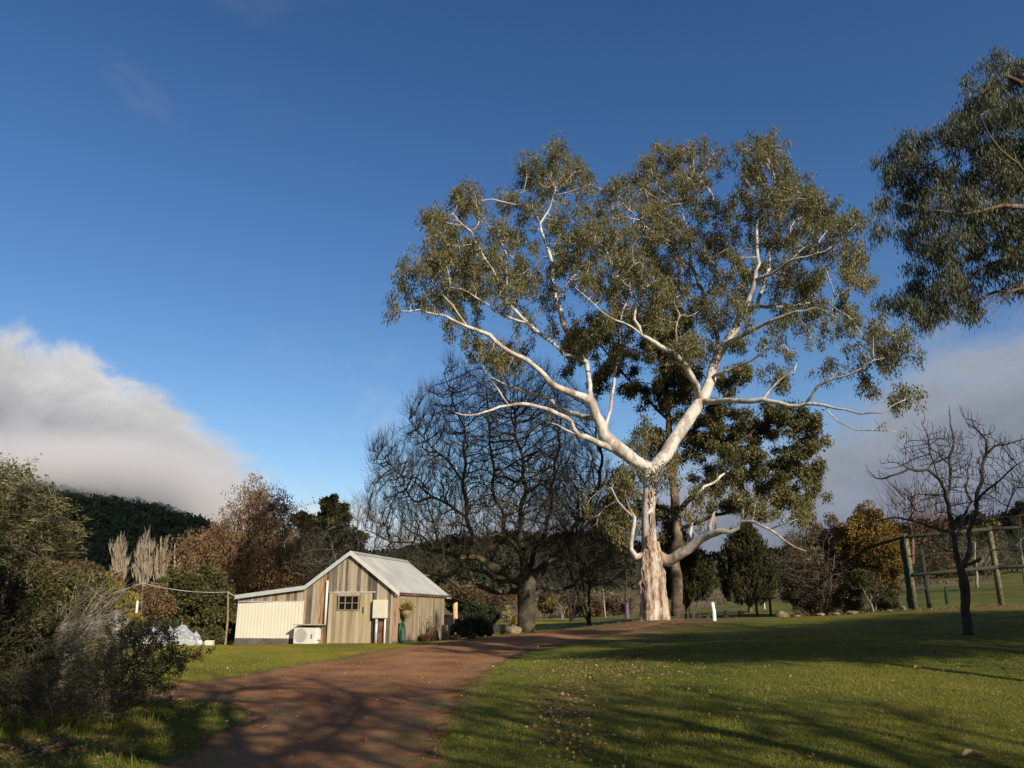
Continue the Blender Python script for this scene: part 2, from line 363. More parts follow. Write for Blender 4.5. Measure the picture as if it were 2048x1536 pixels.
for nm, val in (('litter', lt), ('field', fl), ('leftlawn', ll)):
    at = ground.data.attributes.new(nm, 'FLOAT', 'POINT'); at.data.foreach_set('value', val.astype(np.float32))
# ---- road
cs = .14
xs = np.arange(-15, 12, cs); ys = np.concatenate([np.arange(-20, 7, 1.0), np.arange(7, 62, cs)])
RX, RY = np.meshgrid(xs, ys); RX = RX.ravel(); RY = RY.ravel()
sd = sdist(np.stack([RX, RY], 1), road_poly)
rut = -.022 * np.exp(-((sd - .9) / .35) ** 2)
RZ = gz(RX, RY) + (.03 * np.sin(RX * .9 + 1.3 * np.sin(RY * .35)) * np.sin(RY * .7 + RX * .2)) * np.clip((RY - 5) / 20, 0, 1) + .012 + .03 * np.clip(sd / 1.5, 0, 1) + rut * .5
n = len(xs); ii = (np.arange(len(ys) - 1)[:, None] * n + np.arange(n - 1)[None]).ravel()
q = np.stack([ii, ii + 1, ii + n + 1, ii + n], 1); q = q[(sd[q] > -.5).all(1)]
used = np.unique(q); mp = np.zeros(len(sd), int); mp[used] = np.arange(len(used))
rd = MB(); rd.add(np.stack([RX, RY, RZ], 1)[used], mp[q], r=.5)
mr, k = newmat('red_dirt')
t = k.n('ShaderNodeTexCoord').outputs['Object']
nA = k.noise(t, .5, 5, .6); nB = k.noise(t, 5, 6, .7); nC = k.noise(t, 40, 4, .7); nE = k.noise(t, 1.6, 6, .7)
b0 = k.ramp(k.ss(nA, .3, .7), [(0, (.15, .066, .026)), (.5, (.24, .110, .042)), (1, (.33, .165, .068))])
b0 = k.mix(k.ss(nB, .45, .75, 0, .6), b0, (.17, .08, .042))
b0 = k.mix(k.ss(nC, .55, .75, 0, .6), b0, (.42, .27, .17))
edr = k.n('ShaderNodeAttribute', attribute_name='edge').outputs['Fac']
rut_ = k.m('POWER', k.m('ABSOLUTE', k.m('SINE', k.m('MULTIPLY', k.m('ADD', edr, k.m('MULTIPLY', nA, .5)), 1.9))), 5.0)
b0 = k.mix(k.m('MULTIPLY', rut_, .45), b0, k.mix(nE, (.14, .062, .034), (.40, .23, .125)))
ed = k.n('ShaderNodeAttribute', attribute_name='edge').outputs['Fac']
gv = k.m('MULTIPLY', k.ss(ed, 1.3, .3), k.ss(nE, .48, .6, 0, .6))
b0 = k.mix(gv, b0, (.11, .12, .03))
bp = k.n('ShaderNodeBump', ins={'Height': k.m('ADD', nB, k.m('MULTIPLY', nC, .4)), 'Strength': .7, 'Distance': .03})
p = k.n('ShaderNodeBsdfPrincipled', ins={'Base Color': b0, 'Roughness': .92, 'Specular IOR Level': .2, 'Normal': bp.outputs[0]})
tr = k.n('ShaderNodeBsdfTransparent')
al = k.ss(k.m('ADD', ed, k.m('MULTIPLY', k.m('SUBTRACT', k.noise(t, 2.2, 7, .75), .5), 1.3)), -.10, .14)
ms = k.n('ShaderNodeMixShader', ins={0: al, 1: tr.outputs[0], 2: p.outputs[0]})
k.n('ShaderNodeOutputMaterial', ins={0: ms.outputs[0]})
road = rd.build('dirt_road', mr, smooth=True, org=(0, 0, 0)); tag(road, kind='structure', label='red dirt driveway curving past the shed', cat='road')
at = road.data.attributes.new('edge', 'FLOAT', 'POINT'); at.data.foreach_set('value', sd[used].astype(np.float32))

# ---- hills with forest
def el_z(u, v, Y): return W(u, v, Y)[2]
def hill(name, Yc, prof, depth, cover, label, u0=-500, u1=2600, n=220, m=40):
    us = np.linspace(u0, u1, n); vv = np.interp(us, [p[0] for p in prof], [p[1] for p in prof])
    crest = np.array([W(u, v, Yc) for u, v in zip(us, vv)])
    h = MB(); rowsv = []
    for j in range(m):
        f = j / (m - 1)            # 0 front foot, .7 crest, 1 behind
        y = Yc - depth * (0.72 - f) / .72 if f < .72 else Yc + depth * (f - .72)
        zf = math.sin(min(f / .72, 1) * math.pi / 2) ** 1.3 if f <= .72 else math.cos((f - .72) / .28 * 1.2)
        X = crest[:, 0] * (y / Yc) if f < .72 else crest[:, 0]
        z0 = 8
        Z = z0 + (crest[:, 2] - z0) * zf
        Z = Z + (6 * np.sin(X * .021 + j * .4) + 4 * np.sin(X * .05 - j * .23)) * (1 - abs(f - .72)) * (f < .72) * f * Yc / 900
        rowsv.append(np.stack([X, np.full(n, y), Z], 1))
    V = np.concatenate(rowsv); ii = (np.arange(m - 1)[:, None] * n + np.arange(n - 1)[None]).ravel()
    q = np.stack([ii, ii + 1, ii + n + 1, ii + n], 1)
    h.add(V, q, r=.5)
    o = h.build(name, m_hill, smooth=True, org=(0, 0, 0)); tag(o, kind='structure', label=label, cat='hill')
    return V.reshape(m, n, 3)
m_hill = M('hillside', [(0, (.016, .022, .012)), (.6, (.03, .036, .018)), (1, (.05, .05, .026))], nscale=.01, nmix=1)
m_forest = leafmat('forest_leaf', (.045, .060, .030), (.095, .110, .052), (.155, .15, .075), ns=.02, nmix=.5, tr=.1, spec=.1, rough=.9)
def forest(name, V, nt, size, per, mat, label, usel=(0, 1)):
    m_, n_ = V.shape[:2]
    jf = rng.random(nt) ** .8 * (m_ * .74 - 1); kf = (usel[0] + (usel[1] - usel[0]) * rng.random(nt)) * (n_ - 2)
    j = jf.astype(int); kk = kf.astype(int); a = (jf - j)[:, None]; b = (kf - kk)[:, None]
    P = (V[j, kk] * (1 - a) + V[j + 1, kk] * a) * (1 - b) + (V[j, kk + 1] * (1 - a) + V[j + 1, kk + 1] * a) * b
    s = size * (.6 + .8 * rng.random(nt)); d = rsph(nt * per); d[:, 2] = np.abs(d[:, 2]) * .9 + .1
    ctr = np.repeat(P, per, 0); ss = np.repeat(s, per)
    pos = ctr + d * ss[:, None] * np.array([.5, .5, .55]) * (.75 + .25 * rng.random((nt * per, 1))) + np.array([0, 0, .25]) * ss[:, None]
    D = rsph(nt * per) * ss[:, None] * .17; Wv = unit(np.cross(D, rsph(nt * per))) * ss[:, None] * .07
    f = MB(); f.leaves(pos, D, Wv, r=np.clip(np.repeat(rng.random(nt), per) * .7 + .3 * rng.random(nt * per), 0, 1))
    o = f.build(name, mat, org=(0, 0, 0)); tag(o, label, 'forest', kind='stuff')
Vh = hill('misty_hill', 760, [(-600, 840), (0, 985), (120, 1012), (250, 1036), (330, 1056), (395, 1076), (440, 1098), (520, 1134), (640, 1160), (800, 1185), (1000, 1200)], 420, None, 'dark forested hill fading up into low cloud', -600, 1000)
forest('hill_forest', Vh, 5200, 12, 52, m_forest, 'dark evergreen forest covering the misty hill', (.2, .95))
Vb = hill('far_hill', 1500, [(500, 1175), (700, 1140), (850, 1120), (1000, 1105), (1150, 1100), (1250, 1112), (1400, 1140), (1500, 1142), (1620, 1120), (1750, 1098), (1850, 1080), (2048, 1060), (2500, 1040)], 800, None, 'long dark forested ridge behind the farm', 500, 2500)
m_ridge = leafmat('shaded_ridge_leaf', (.018, .024, .016), (.036, .042, .026), (.060, .062, .040), ns=.02, nmix=.5, tr=.1, spec=.1, rough=.9)  # darker copy of the forest leaf: the ridge's shade is painted into its colour
forest('ridge_forest', Vb, 5200, 24, 34, m_ridge, 'distant forest along the dark ridge behind the farm', (0, .85))

m_gum2bark = M('brown_gum_bark', [(0, (.04, .028, .02)), (.5, (.10, .07, .05)), (1, (.24, .19, .14))], nscale=1.6, nmix=.8, bump=.5)
# ---- low cloud lying on the hill
fb = MB(); fb.box((-480, 735, 110), (560, 330, 110)); 
mf, k = newmat('hill_cloud')
t = k.n('ShaderNodeTexCoord').outputs['Object']; s3 = k.n('ShaderNodeSeparateXYZ', ins={0: t})
X_, Y_, Z_ = s3.outputs
zz = k.m('ADD', Z_, k.m('MULTIPLY', k.m('SUBTRACT', k.noise(t, .012, 4, .55), .5), 36))
base_h = k.m('ADD', 40.0, k.m('MULTIPLY', k.m('MAXIMUM', k.m('ADD', X_, 300.0), -100.0), .04))
dn = k.ss(zz, base_h, k.m('ADD', base_h, 44.0))
fade = k.m('MULTIPLY', k.ss(X_, -235.0, -330.0), k.m('MULTIPLY', k.ss(Z_, 160.0, 112.0), k.m('MULTIPLY', k.ss(Y_, 580.0, 660.0), k.ss(Y_, 890.0, 790.0))))
den = k.m('MULTIPLY', k.m('MULTIPLY', dn, fade), .05)
pv = k.n('ShaderNodeVolumePrincipled', ins={'Color': (1.0, 1.0, 1.0), 'Density': den, 'Anisotropy': .2})
k.n('ShaderNodeOutputMaterial', ins={'Volume': pv.outputs[0]})
fog = fb.build('low_cloud', mf, org=(0, 0, 0)); tag(fog, 'soft grey cloud lying on the wooded hilltop', 'cloud', kind='stuff')

# ---- unseen cloud slabs added behind the viewer to shade the hills
m_cloud = M('cloud_white', [(0, (.75, .75, .77)), (1, (.85, .85, .87))], nscale=.004, nmix=1)
def cloud(label, cx, cy, rx, ry, h=900):
    mb = MB(); n_, m_ = 72, 28; V = []
    for j in range(m_):
        for i in range(n_):
            t_ = j / (m_ - 1) * math.pi; a = i / n_ * 2 * math.pi; d_ = (math.sin(t_) * math.cos(a), math.sin(t_) * math.sin(a), math.cos(t_))
            k_ = 1 + .12 * math.sin(5 * d_[0] + cx) + .09 * math.sin(9 * d_[1] + 3 * d_[0]) + .05 * math.sin(17 * d_[0] + 11 * d_[1])
            V.append((cx + rx * d_[0] * k_, cy + ry * d_[1] * k_, h + (70 if d_[2] > 0 else 25) * d_[2] * k_))
    mb.add(V, [(j * n_ + i, j * n_ + (i + 1) % n_, (j + 1) * n_ + (i + 1) % n_, (j + 1) * n_ + i) for j in range(m_ - 1) for i in range(n_)], r=.5)
    o = mb.build('cloud', m_cloud, smooth=True); tag(o, label, 'cloud', kind='structure')
cloud('unseen flat cloud added high behind the viewer to shade the wooded hill', 520, -1140, 600, 290)
cloud('unseen broad flat cloud added overhead to the right to shade the far ridge', 1150, -80, 1250, 330)
# ================================================================== PLANTS
def ellipses(lst, n, Y, ry, hollow=0.0):
    """points in a set of ellipsoids given as (u, v, ru, rv[, dY]) in picture units at distance Y"""
    pts = []; vol = np.array([e[2] * e[3] for e in lst], float); vol /= vol.sum()
    for e, f in zip(lst, vol):
        y = Y + (e[4] if len(e) > 4 else 0)
        c = W(e[0], e[1], y); s = abs(W(e[0] + 10, e[1], y)[0] - c[0]) / 10
        k_ = max(3, int(n * f)); d = rsph(k_) * (hollow + (1 - hollow) * rng.random((k_, 1)) ** (1 / 3))
        r = np.array([e[2] * s, ry if ry else e[2] * s, e[3] * s]); pts.append(c + d * r)
    return np.concatenate(pts)
def colonize(P, par, A, D, dk, iters=120, trop=(0, 0, 0), jit=.15, maxch=3):
    P = np.array(P, float); par = list(par); A = np.array(A, float); trop = np.array(trop, float)
    def dist(A_, B_):
        d2 = (A_ ** 2).sum(1)[:, None] + (B_ ** 2).sum(1)[None] - 2 * A_ @ B_.T
        k_ = d2.argmin(1); return np.sqrt(np.maximum(d2[np.arange(len(A_)), k_], 0)), k_
    dm, nr_ = dist(A, P); nch = np.bincount([p for p in par if p >= 0], minlength=len(P)).astype(int)
    for it in range(iters):
        al = dm > dk; A, dm, nr_ = A[al], dm[al], nr_[al]
        ok = nch[nr_] < maxch + (1 if it < 6 else 0); A, dm, nr_ = A[ok], dm[ok], nr_[ok]
        if len(A) == 0: break
        d = (A - P[nr_]) / dm[:, None]; acc = np.zeros((len(P), 3)); np.add.at(acc, nr_, d)
        tips = np.unique(nr_); v = unit(acc[tips]); v = unit(v + trop + jit * rng.normal(size=v.shape))
        new = P[tips] + D * v; base = len(P); P = np.concatenate([P, new]); par += list(tips)
        nch[tips] += 1; nch = np.concatenate([nch, np.zeros(len(new), int)])
        d2, k2 = dist(A, new); b = d2 < dm; dm[b] = d2[b]; nr_[b] = k2[b] + base
    return P, np.array(par)
def skeleton(limbs, Y, step=.35):
    """traced limbs: list of lists (u, v, dY, width px); a limb's first point joins the nearest earlier point"""
    P, par, rad = [], [], []
    for L in limbs:
        pts = [W(a[0], a[1], Y + a[2]) for a in L]; s = [abs(W(a[0] + 10, a[1], Y + a[2])[0] - p[0]) / 10 for a, p in zip(L, pts)]
        rr = [a[3] * k_ / 2 for a, k_ in zip(L, s)]
        if P:
            d = np.linalg.norm(np.array(P) - pts[0], axis=1); last = int(d.argmin())
            # a limb starts on the branch that carries it: carry depth smoothly from there
            pts[0] = P[last].copy(); st = 1
        else: P.append(pts[0]); par.append(-1); rad.append(rr[0]); last = 0; st = 1
        prev = P[last].copy(); pr = rr[0]
        for j in range(st, len(pts)):
            n_ = max(1, int(np.linalg.norm(pts[j] - prev) / step))
            p0 = prev.copy(); r0 = pr
            # gentle curve
            off = rng.normal(size=3) * .05 * np.linalg.norm(pts[j] - p0)
            for i in range(1, n_ + 1):
                f = i / n_; P.append(p0 * (1 - f) + pts[j] * f + off * math.sin(f * math.pi)); par.append(last); rad.append(r0 * (1 - f) + rr[j] * f); last = len(P) - 1
            prev = pts[j]; pr = rr[j]
    return np.array(P), par, np.array(rad)
def wood(P, par, rad0, tip, ex, bark, root, name='trunk', names=None, thick=.02, sides=8, smoothn=2, wob=.0, extra=None):
    """tubes along a branching skeleton; returns radii and child lists"""
    n_ = len(P); ns = len(rad0); ch = [[] for _ in range(n_)]
    for i, p in enumerate(par):
        if p >= 0: ch[p].append(i)
    r = np.zeros(n_); 
    for i in range(n_ - 1, -1, -1):
        v = sum(r[c] ** ex for c in ch[i]); r[i] = max(v ** (1 / ex) if v > 0 else 0, tip)
        if i < ns and rad0[i] > 0: r[i] = max(rad0[i], tip)
    for _ in range(smoothn):
        Q = P.copy()
        for i in range(ns, n_):
            if ch[i] and par[i] >= 0:
                c = max(ch[i], key=lambda c_: r[c_]); Q[i] = .5 * P[i] + .25 * (P[par[i]] + P[c])
        P = Q
    mb = MB(); stack = [0]; started = []
    for i in range(n_):
        for c in (ch[i] if i == 0 else ([] if not ch[i] else ch[i])): pass
    main = [max(c, key=lambda c_: r[c_]) if c else -1 for c in ch]
    starts = [(0, None)] + [(c, i) for i in range(n_) for c in ch[i] if c != main[i]]
    for s0, pr in starts:
        idx = [s0]; 
        while main[idx[-1]] >= 0: idx.append(main[idx[-1]])
        pts = P[idx]; rr = r[idx]
        if pr is not None:
            pts = np.concatenate([P[pr][None], pts]); rr = np.concatenate([[min(r[pr], rr[0] * 1.25)], rr])
        if len(pts) < 2: continue
        rr = rr.copy(); rr[-1] *= .4
        R0 = rr.max(); sd_ = 14 if R0 > .3 else 9 if R0 > .1 else 6 if R0 > .04 else 4 if R0 > .015 else 3
        mb.tube(pts, rr, sd_, wob=wob if R0 > .1 else 0, cap=R0 > .03)
    if extra: extra(mb)
    o = mb.build(name, bark, root, smooth=True)
    return P, r, ch, o
def twig_set(P, r, ch, par, thr, per, L, up=.5, spread=1.0, k=3, rad=.006, taper=.35, droop=0.0):
    """short curved twigs on every thin node"""
    idx = np.where(r < thr)[0]; idx = idx[idx > 0]; idx = np.repeat(idx, per)
    p0 = P[idx]; pd = unit(P[idx] - P[par[idx]]); n_ = len(idx)
    d = unit(pd * .9 + spread * rsph(n_) * .8 + np.array([0, 0, up * .4])); ln = L * (.5 + rng.random(n_))
    pts = [p0]; cur = p0; f = d
    for j in range(k):
        f = unit(f + np.array([0, 0, up * .5 - droop * (j + 1) * .3]) + .28 * rng.normal(size=(n_, 3))); cur = cur + f * (ln / k)[:, None]; pts.append(cur)
    T = np.stack(pts, 1); rr = rad * np.linspace(1, taper, k + 1)[None] * (.7 + .6 * rng.random((n_, 1)))
    return T, rr
def leaf_cloud(anc, per, spread, ll, lw, hang=0.3, jitter=.4, mode='gum'):
    n_ = len(anc) * per; a = np.repeat(anc, per, 0)
    P = a + rng.normal(size=(n_, 3)) * spread
    D = unit(rsph(n_) * (1 - hang) + np.array([0, 0, -1.0]) * hang)
    ln = ll * (.6 + .8 * rng.random(n_))[:, None]
    Wv = unit(np.cross(D, rsph(n_))) * (lw * (.7 + .6 * rng.random(n_)))[:, None]
    return P, D * ln, Wv

# ---------------------------------------------------------------- the great white gum
GY0 = gum_b[1]
gum = thing('gum_tree', 'tall white-barked gum tree with spreading pale limbs, largest tree in the scene', 'tree', gum_b)
limbs = [
 [(1306, 1246, 0, 40), (1306, 1215, 0, 36), (1305, 1180, 0, 34), (1303, 1140, 0, 34), (1302, 1112, 0, 34), (1299, 1085, 0, 34), (1297, 1050, 0, 30), (1297, 1010, 0, 29), (1299, 965, 0, 30), (1303, 940, 0, 34)],
 [(1303, 940, 0, 30), (1285, 930, 0, 26), (1255, 910, -.3, 29), (1225, 888, -.5, 30), (1207, 868, -.6, 27), (1193, 833, -.8, 21), (1182, 803, -1, 20), (1150, 789, -1.2, 16), (1111, 773, -1.5, 14), (1090, 752, -1.7, 12), (1068, 732, -2, 11), (1029, 709, -2.5, 10), (979, 670, -3, 9), (936, 654, -3.2, 7), (889, 631, -3.5, 5.5), (838, 619, -4, 3.5), (800, 622, -4, 2)],
 [(1182, 803, -1, 14), (1180, 768, -.6, 10), (1174, 725, -.2, 10), (1150, 686, .2, 10), (1131, 658, .5, 11), (1123, 627, .8, 11), (1111, 600, 1, 11), (1106, 572, 1.2, 9), (1106, 533, 1.4, 9), (1100, 510, 1.5, 7), (1084, 467, 1.7, 6), (1080, 447, 1.8, 5), (1100, 416, 1.9, 4), (1111, 381, 2, 3)],
 [(1080, 447, 1.8, 4), (1065, 416, 1.5, 3), (1058, 385, 1.2, 2)],
 [(1111, 600, 1, 5), (1125, 590, 1.2, 4), (1140, 560, 1.5, 2)],
 [(1174, 725, -.2, 8), (1127, 709, -1, 7), (1088, 674, -1.4, 8), (1057, 647, -1.7, 8), (1029, 619, -2, 8), (1012, 604, -2.1, 7), (998, 569, -2.3, 5), (979, 530, -2.5, 5), (955, 490, -2.8, 4), (943, 463, -3, 3)],
 [(1012, 604, -2, 5), (1014, 557, -1.8, 4), (1014, 510, -1.5, 3)],
 [(1057, 647, -1.7, 6), (1010, 631, -2.4, 5), (979, 611, -3, 4), (936, 584, -3.6, 3), (900, 575, -4, 2)],
 [(936, 654, -3.2, 4), (905, 610, -3.6, 3), (870, 570, -4, 2)],
 [(1244, 904, 0, 20), (1196, 886, -1, 14), (1157, 871, -1.8, 12), (1141, 841, -2.4, 10), (1117, 829, -2.8, 10), (1097, 819, -3.2, 9), (1057, 809, -4, 8), (1018, 811, -4.5, 6), (986, 819, -5, 5), (954, 829, -5.4, 4), (910, 825, -6, 3)],
 [(1018, 811, -4.5, 4), (994, 775, -4.8, 3.5), (975, 755, -5, 3)],
 [(1157, 871, -1.8, 6), (1128, 858, -2.4, 4), (1100, 845, -3, 2)],
 [(1190, 836, -.7, 14), (1160, 832, .4, 12), (1137, 826, 1.2, 11), (1113, 811, 2, 11), (1081, 793, 2.8, 8), (1050, 785, 3.4, 7), (1018, 773, 4, 5), (975, 750, 4.6, 3)],
 [(1215, 872, -.4, 9), (1221, 820, -.4, 7), (1228, 770, -.3, 6), (1235, 720, -.1, 5), (1239, 670, .1, 4), (1246, 620, .3, 3), (1260, 590, .6, 2)],
 [(1303, 945, 0, 30), (1322, 920, .2, 29), (1340, 894, .4, 29), (1358, 866, .6, 28), (1376, 840, .8, 28), (1395, 812, 1, 28), (1411, 787, 1.1, 24), (1422, 758, 1.2, 21), (1428, 729, 1.3, 20), (1438, 708, 1.2, 19), (1451, 690, 1, 18), (1471, 658, .6, 16), (1479, 631, .3, 13), (1498, 596, -.1, 11), (1510, 561, -.5, 10), (1518, 526, -.8, 8), (1514, 479, -1, 7), (1516, 436, -1.2, 5), (1526, 397, -1.4, 4), (1548, 370, -1.6, 2)],
 [(1479, 631, .3, 9), (1500, 620, .8, 8), (1514, 612, 1.2, 8), (1522, 585, 1.6, 8), (1530, 557, 2, 7), (1537, 502, 2.5, 5), (1560, 485, 2.8, 4), (1580, 471, 3.2, 3)],
 [(1451, 690, 1, 12), (1479, 674, 0, 10), (1510, 658, -.8, 8), (1549, 639, -1.8, 7), (1592, 623, -2.6, 5), (1631, 615, -3.4, 3)],
 [(1514, 612, 1.2, 7), (1549, 613, 1.2, 8), (1596, 610, 1, 7), (1658, 606, .8, 5), (1698, 580, .6, 4), (1730, 572, .5, 2)],
 [(1510, 561, -.5, 8), (1541, 549, -1.2, 7), (1573, 526, -2, 5), (1612, 514, -2.8, 4), (1651, 502, -3.5, 3)],
 [(1428, 729, 1.3, 10), (1436, 698, 2.2, 9), (1432, 662, 3, 9), (1416, 623, 3.4, 9), (1405, 580, 3.6, 8), (1393, 553, 3.6, 8), (1381, 526, 3.5, 7), (1379, 479, 3.4, 6), (1390, 460, 3.4, 5), (1401, 444, 3.3, 4), (1428, 405, 3.2, 3)],
 [(1379, 479, 3.4, 4), (1374, 450, 3, 3), (1365, 415, 2.8, 2)],
 [(1381, 534, 3.5, 5), (1346, 502, 2.6, 4.5), (1319, 475, 2, 4), (1280, 440, 1, 3)],
 [(1408, 800, 1, 17), (1393, 772, -.2, 14), (1369, 729, -1.2, 13), (1346, 705, -1.8, 11), (1311, 686, -2.4, 10), (1283, 670, -2.8, 8), (1268, 639, -3, 7), (1272, 612, -3.1, 5), (1258, 575, -3.2, 4), (1225, 540, -3.4, 3)],
 [(1350, 708, -1.7, 6), (1353, 675, -1.8, 5), (1354, 645, -2, 4), (1360, 630, -2, 2)],
 [(1283, 670, -2.8, 5), (1230, 640, -3.4, 4), (1190, 610, -4, 3), (1150, 575, -4.5, 2)],
 [(1405, 806, 1, 15), (1430, 804, .2, 12), (1463, 801, -.8, 12), (1526, 799, -2, 11), (1557, 805, -2.6, 9), (1612, 807, -3.5, 8), (1651, 811, -4, 6), (1690, 819, -4.6, 4), (1720, 828, -5, 4), (1764, 826, -5.5, 3), (1810, 800, -6, 2)],
 [(1612, 807, -3.5, 7), (1635, 772, -4, 6), (1670, 756, -4.6, 5), (1717, 740, -5.2, 4), (1748, 720, -5.6, 3), (1800, 700, -6, 2)],
 [(1651, 811, -4, 4), (1674, 842, -4.4, 3), (1712, 860, -4.8, 2.5), (1790, 862, -5.4, 1.5)],
 [(1430, 762, 1.2, 7), (1459, 740, .2, 6), (1494, 725, -.6, 5), (1530, 700, -1.4, 3), (1570, 690, -2, 2)],
 [(1526, 799, -2, 6), (1557, 762, -2.2, 5), (1588, 744, -2.6, 4), (1594, 725, -2.8, 2)],
 [(1325, 1125, 0, 26), (1337, 1122, -.2, 24), (1364, 1105, -.8, 21), (1394, 1084, -1.4, 19), (1420, 1068, -2, 18), (1444, 1062, -2.6, 13), (1462, 1064, -2.9, 9), (1477, 1055, -3, 9), (1484, 1043, -3.2, 8), (1504, 1043, -3.6, 4.5), (1540, 1059, -4.2, 5), (1567, 1080, -4.6, 4), (1591, 1095, -5, 3), (1615, 1103, -5.2, 2)],
 [(1417, 1066, -2, 13), (1419, 1048, -2.2, 10), (1430, 1022, -2.5, 6)],
 [(1381, 1092, -1.2, 10), (1382, 1060, -.9, 7), (1382, 1030, -.6, 6), (1388, 1000, -.3, 6), (1408, 973, .2, 6), (1440, 953, .8, 5), (1470, 930, 1.4, 3)],
 [(1540, 1059, -4.2, 4), (1560, 1050, -4.5, 3), (1590, 1040, -5, 2)],
 [(1289, 1122, 0, 20), (1271, 1114, -.3, 15), (1262, 1098, -.5, 9), (1265, 1065, -.6, 9), (1269, 1035, -.7, 8), (1253, 1022, -.8, 5), (1235, 1002, -.9, 4), (1223, 976, -1, 3)],
 [(1267, 1040, -.7, 5), (1258, 1015, -.8, 5), (1250, 990, -.9, 3)],
 [(1298, 985, 0, 12), (1284, 960, .5, 9), (1270, 925, 1.0, 8), (1262, 900, 1.2, 5)],
]
limbs = [[(p_[0], p_[1], p_[2], p_[3] * (.92 if p_[3] < 17 else .94)) for p_ in L_] for L_ in limbs]
SP_, pr_, rd_ = skeleton(limbs, GY0)
cl = [(790,600,20),(785,628,13),(830,602,12),(860,530,45),(815,545,30),(920,500,50),(878,440,36),(940,400,35),(945,378,18),(1012,405,26),(1000,470,35),(950,560,40),(900,592,30),(1040,540,26),(1010,610,20),(900,645,24),(975,700,36),(1010,725,28),(940,685,18),
 (1058,330,32),(1110,310,32),(1080,360,40),(1150,350,38),(1168,395,26),(1110,430,28),(1058,425,24),(1140,450,28),(1180,480,45),(1230,440,38),(1240,500,45),(1290,480,40),(1160,540,35),(1210,560,42),(1270,560,38),(1310,580,30),
 (1235,385,30),(1290,350,36),(1335,325,38),(1390,312,36),(1430,315,24),(1330,390,40),(1380,370,35),(1290,420,35),(1405,425,25),(1500,310,32),(1540,300,32),(1500,355,25),(1560,350,35),(1590,380,35),(1550,405,30),(1620,400,25),(1490,400,25),(1480,340,16),
 (1630,430,30),(1600,450,30),(1660,450,25),(1700,440,25),(1722,448,13),(1640,490,30),(1700,500,25),(1560,470,30),(1720,520,15),(1420,500,30),(1460,480,25),(1480,550,28),(1590,560,36),(1550,600,22),(1640,560,25),(1700,550,25),(1738,565,16),(1650,640,24),(1700,640,25),
 (1790,670,28),(1820,690,16),(1740,660,22),(1772,712,24),(1660,740,24),(1640,762,15),(1740,780,18),(1810,785,22),(1700,690,15),(1480,620,26),(1540,680,24),(1580,700,22),(1560,760,18),(1470,690,20),(1835,715,12),(1838,790,12),
 (1060,560,30),(1100,600,22),(1300,640,35),(1240,620,28),(1240,680,26),(1200,650,28),(1160,690,30),(1350,560,34),(1345,480,34),(1340,440,30),(1440,420,16),(1060,640,16),(1130,480,24),(1450,560,22),(1100,660,18),
 (1285,890,30),(1302,925,20),(1345,880,22),(1250,960,26),(1290,850,15),(1230,1050,30),(1200,1030,22),(1180,1000,18),(1385,1040,20),(1395,995,18),(1440,960,24),(1600,1030,20),(1500,1010,22),(1470,930,22), (1405,610,24),(1380,690,26),(1440,640,16),(1320,905,24),(1270,905,18),(1345,925,18),(1255,985,22),(1330,960,16),(1120,520,26),(1040,470,24),(900,450,24),(990,520,26),(1190,430,22),(1310,530,26),(1250,420,20),(1350,610,22),(1470,520,22),(1540,540,22),(1600,500,22),(1570,640,18),(1620,600,16),(1680,600,18),(1760,640,16),(1510,420,22),(1460,440,14),(1010,560,26),(860,600,18),(1100,350,26)]
att = []; ncl = []
for (u, v, r_) in cl:
    # depth: near the nearest traced limb
    best = None
    c40 = W(u, v, GY0); d = np.hypot(SP_[:, 0] / SP_[:, 1] * GY0 - c40[0], (SP_[:, 2] - EYE) / SP_[:, 1] * GY0 + EYE - c40[2])
    j = int((d + (rd_ > .15) * 1.5).argmin()); y = SP_[j, 1] + .75 + rng.normal() * .8
    for s_ in range(2 if r_ > 24 else 1):
        yy = y + (rng.normal() * 1.6 if s_ else 0)
        c = W(u, v, yy); rm = r_ * yy / FPX * 1.12; kk = int(8 + 15 * (r_ / 30) ** 2)
        att.append(c + rsph(kk) * rm * (rng.random((kk, 1)) ** .45) * np.array([1, 1.3, 1]))
        ncl.append((c, rm))
att.append(ellipses([(1000, 560, 150, 100), (1250, 520, 190, 150), (1550, 480, 150, 140), (1640, 620, 110, 80), (1250, 690, 150, 70), (1100, 420, 90, 80), (900, 560, 90, 70), (1380, 640, 110, 90), (1500, 400, 110, 80), (1760, 700, 70, 60)], 420, GY0 + .8, 3.0))
att = np.concatenate(att)
P, par = colonize(SP_, pr_, att, .32, .33, 100, trop=(0, 0, .06), jit=.25, maxch=3)
# base flare
def flare(mb):
    b = gum_b
    for a in range(6):
        an = a / 9 * 2 * math.pi + .2; d = np.array([math.cos(an), math.sin(an), 0]); L_ = .55 + .3 * rng.random()
        pts = np.array([b + d * .36 + [0, 0, 1.1], b + d * .50 + [0, 0, .5], b + d * (.52 + L_ * .4) + [0, 0, .12], b + d * (.7 + L_) + [0, 0, -.12]])
        mb.tube(pts, [.10, .18, .16, .08], 8, wob=.2)
gi = np.where(SP_[:, 2] < W(1300, 1100, GY0)[2])[0]; low = [i for i in gi if abs(SP_[i, 0] - gum_b[0]) < .9]
P2, r2, ch2, tr_o = wood(P, par, rd_, .013, 2.35, m_gumbark, gum, 'branches', wob=.10)
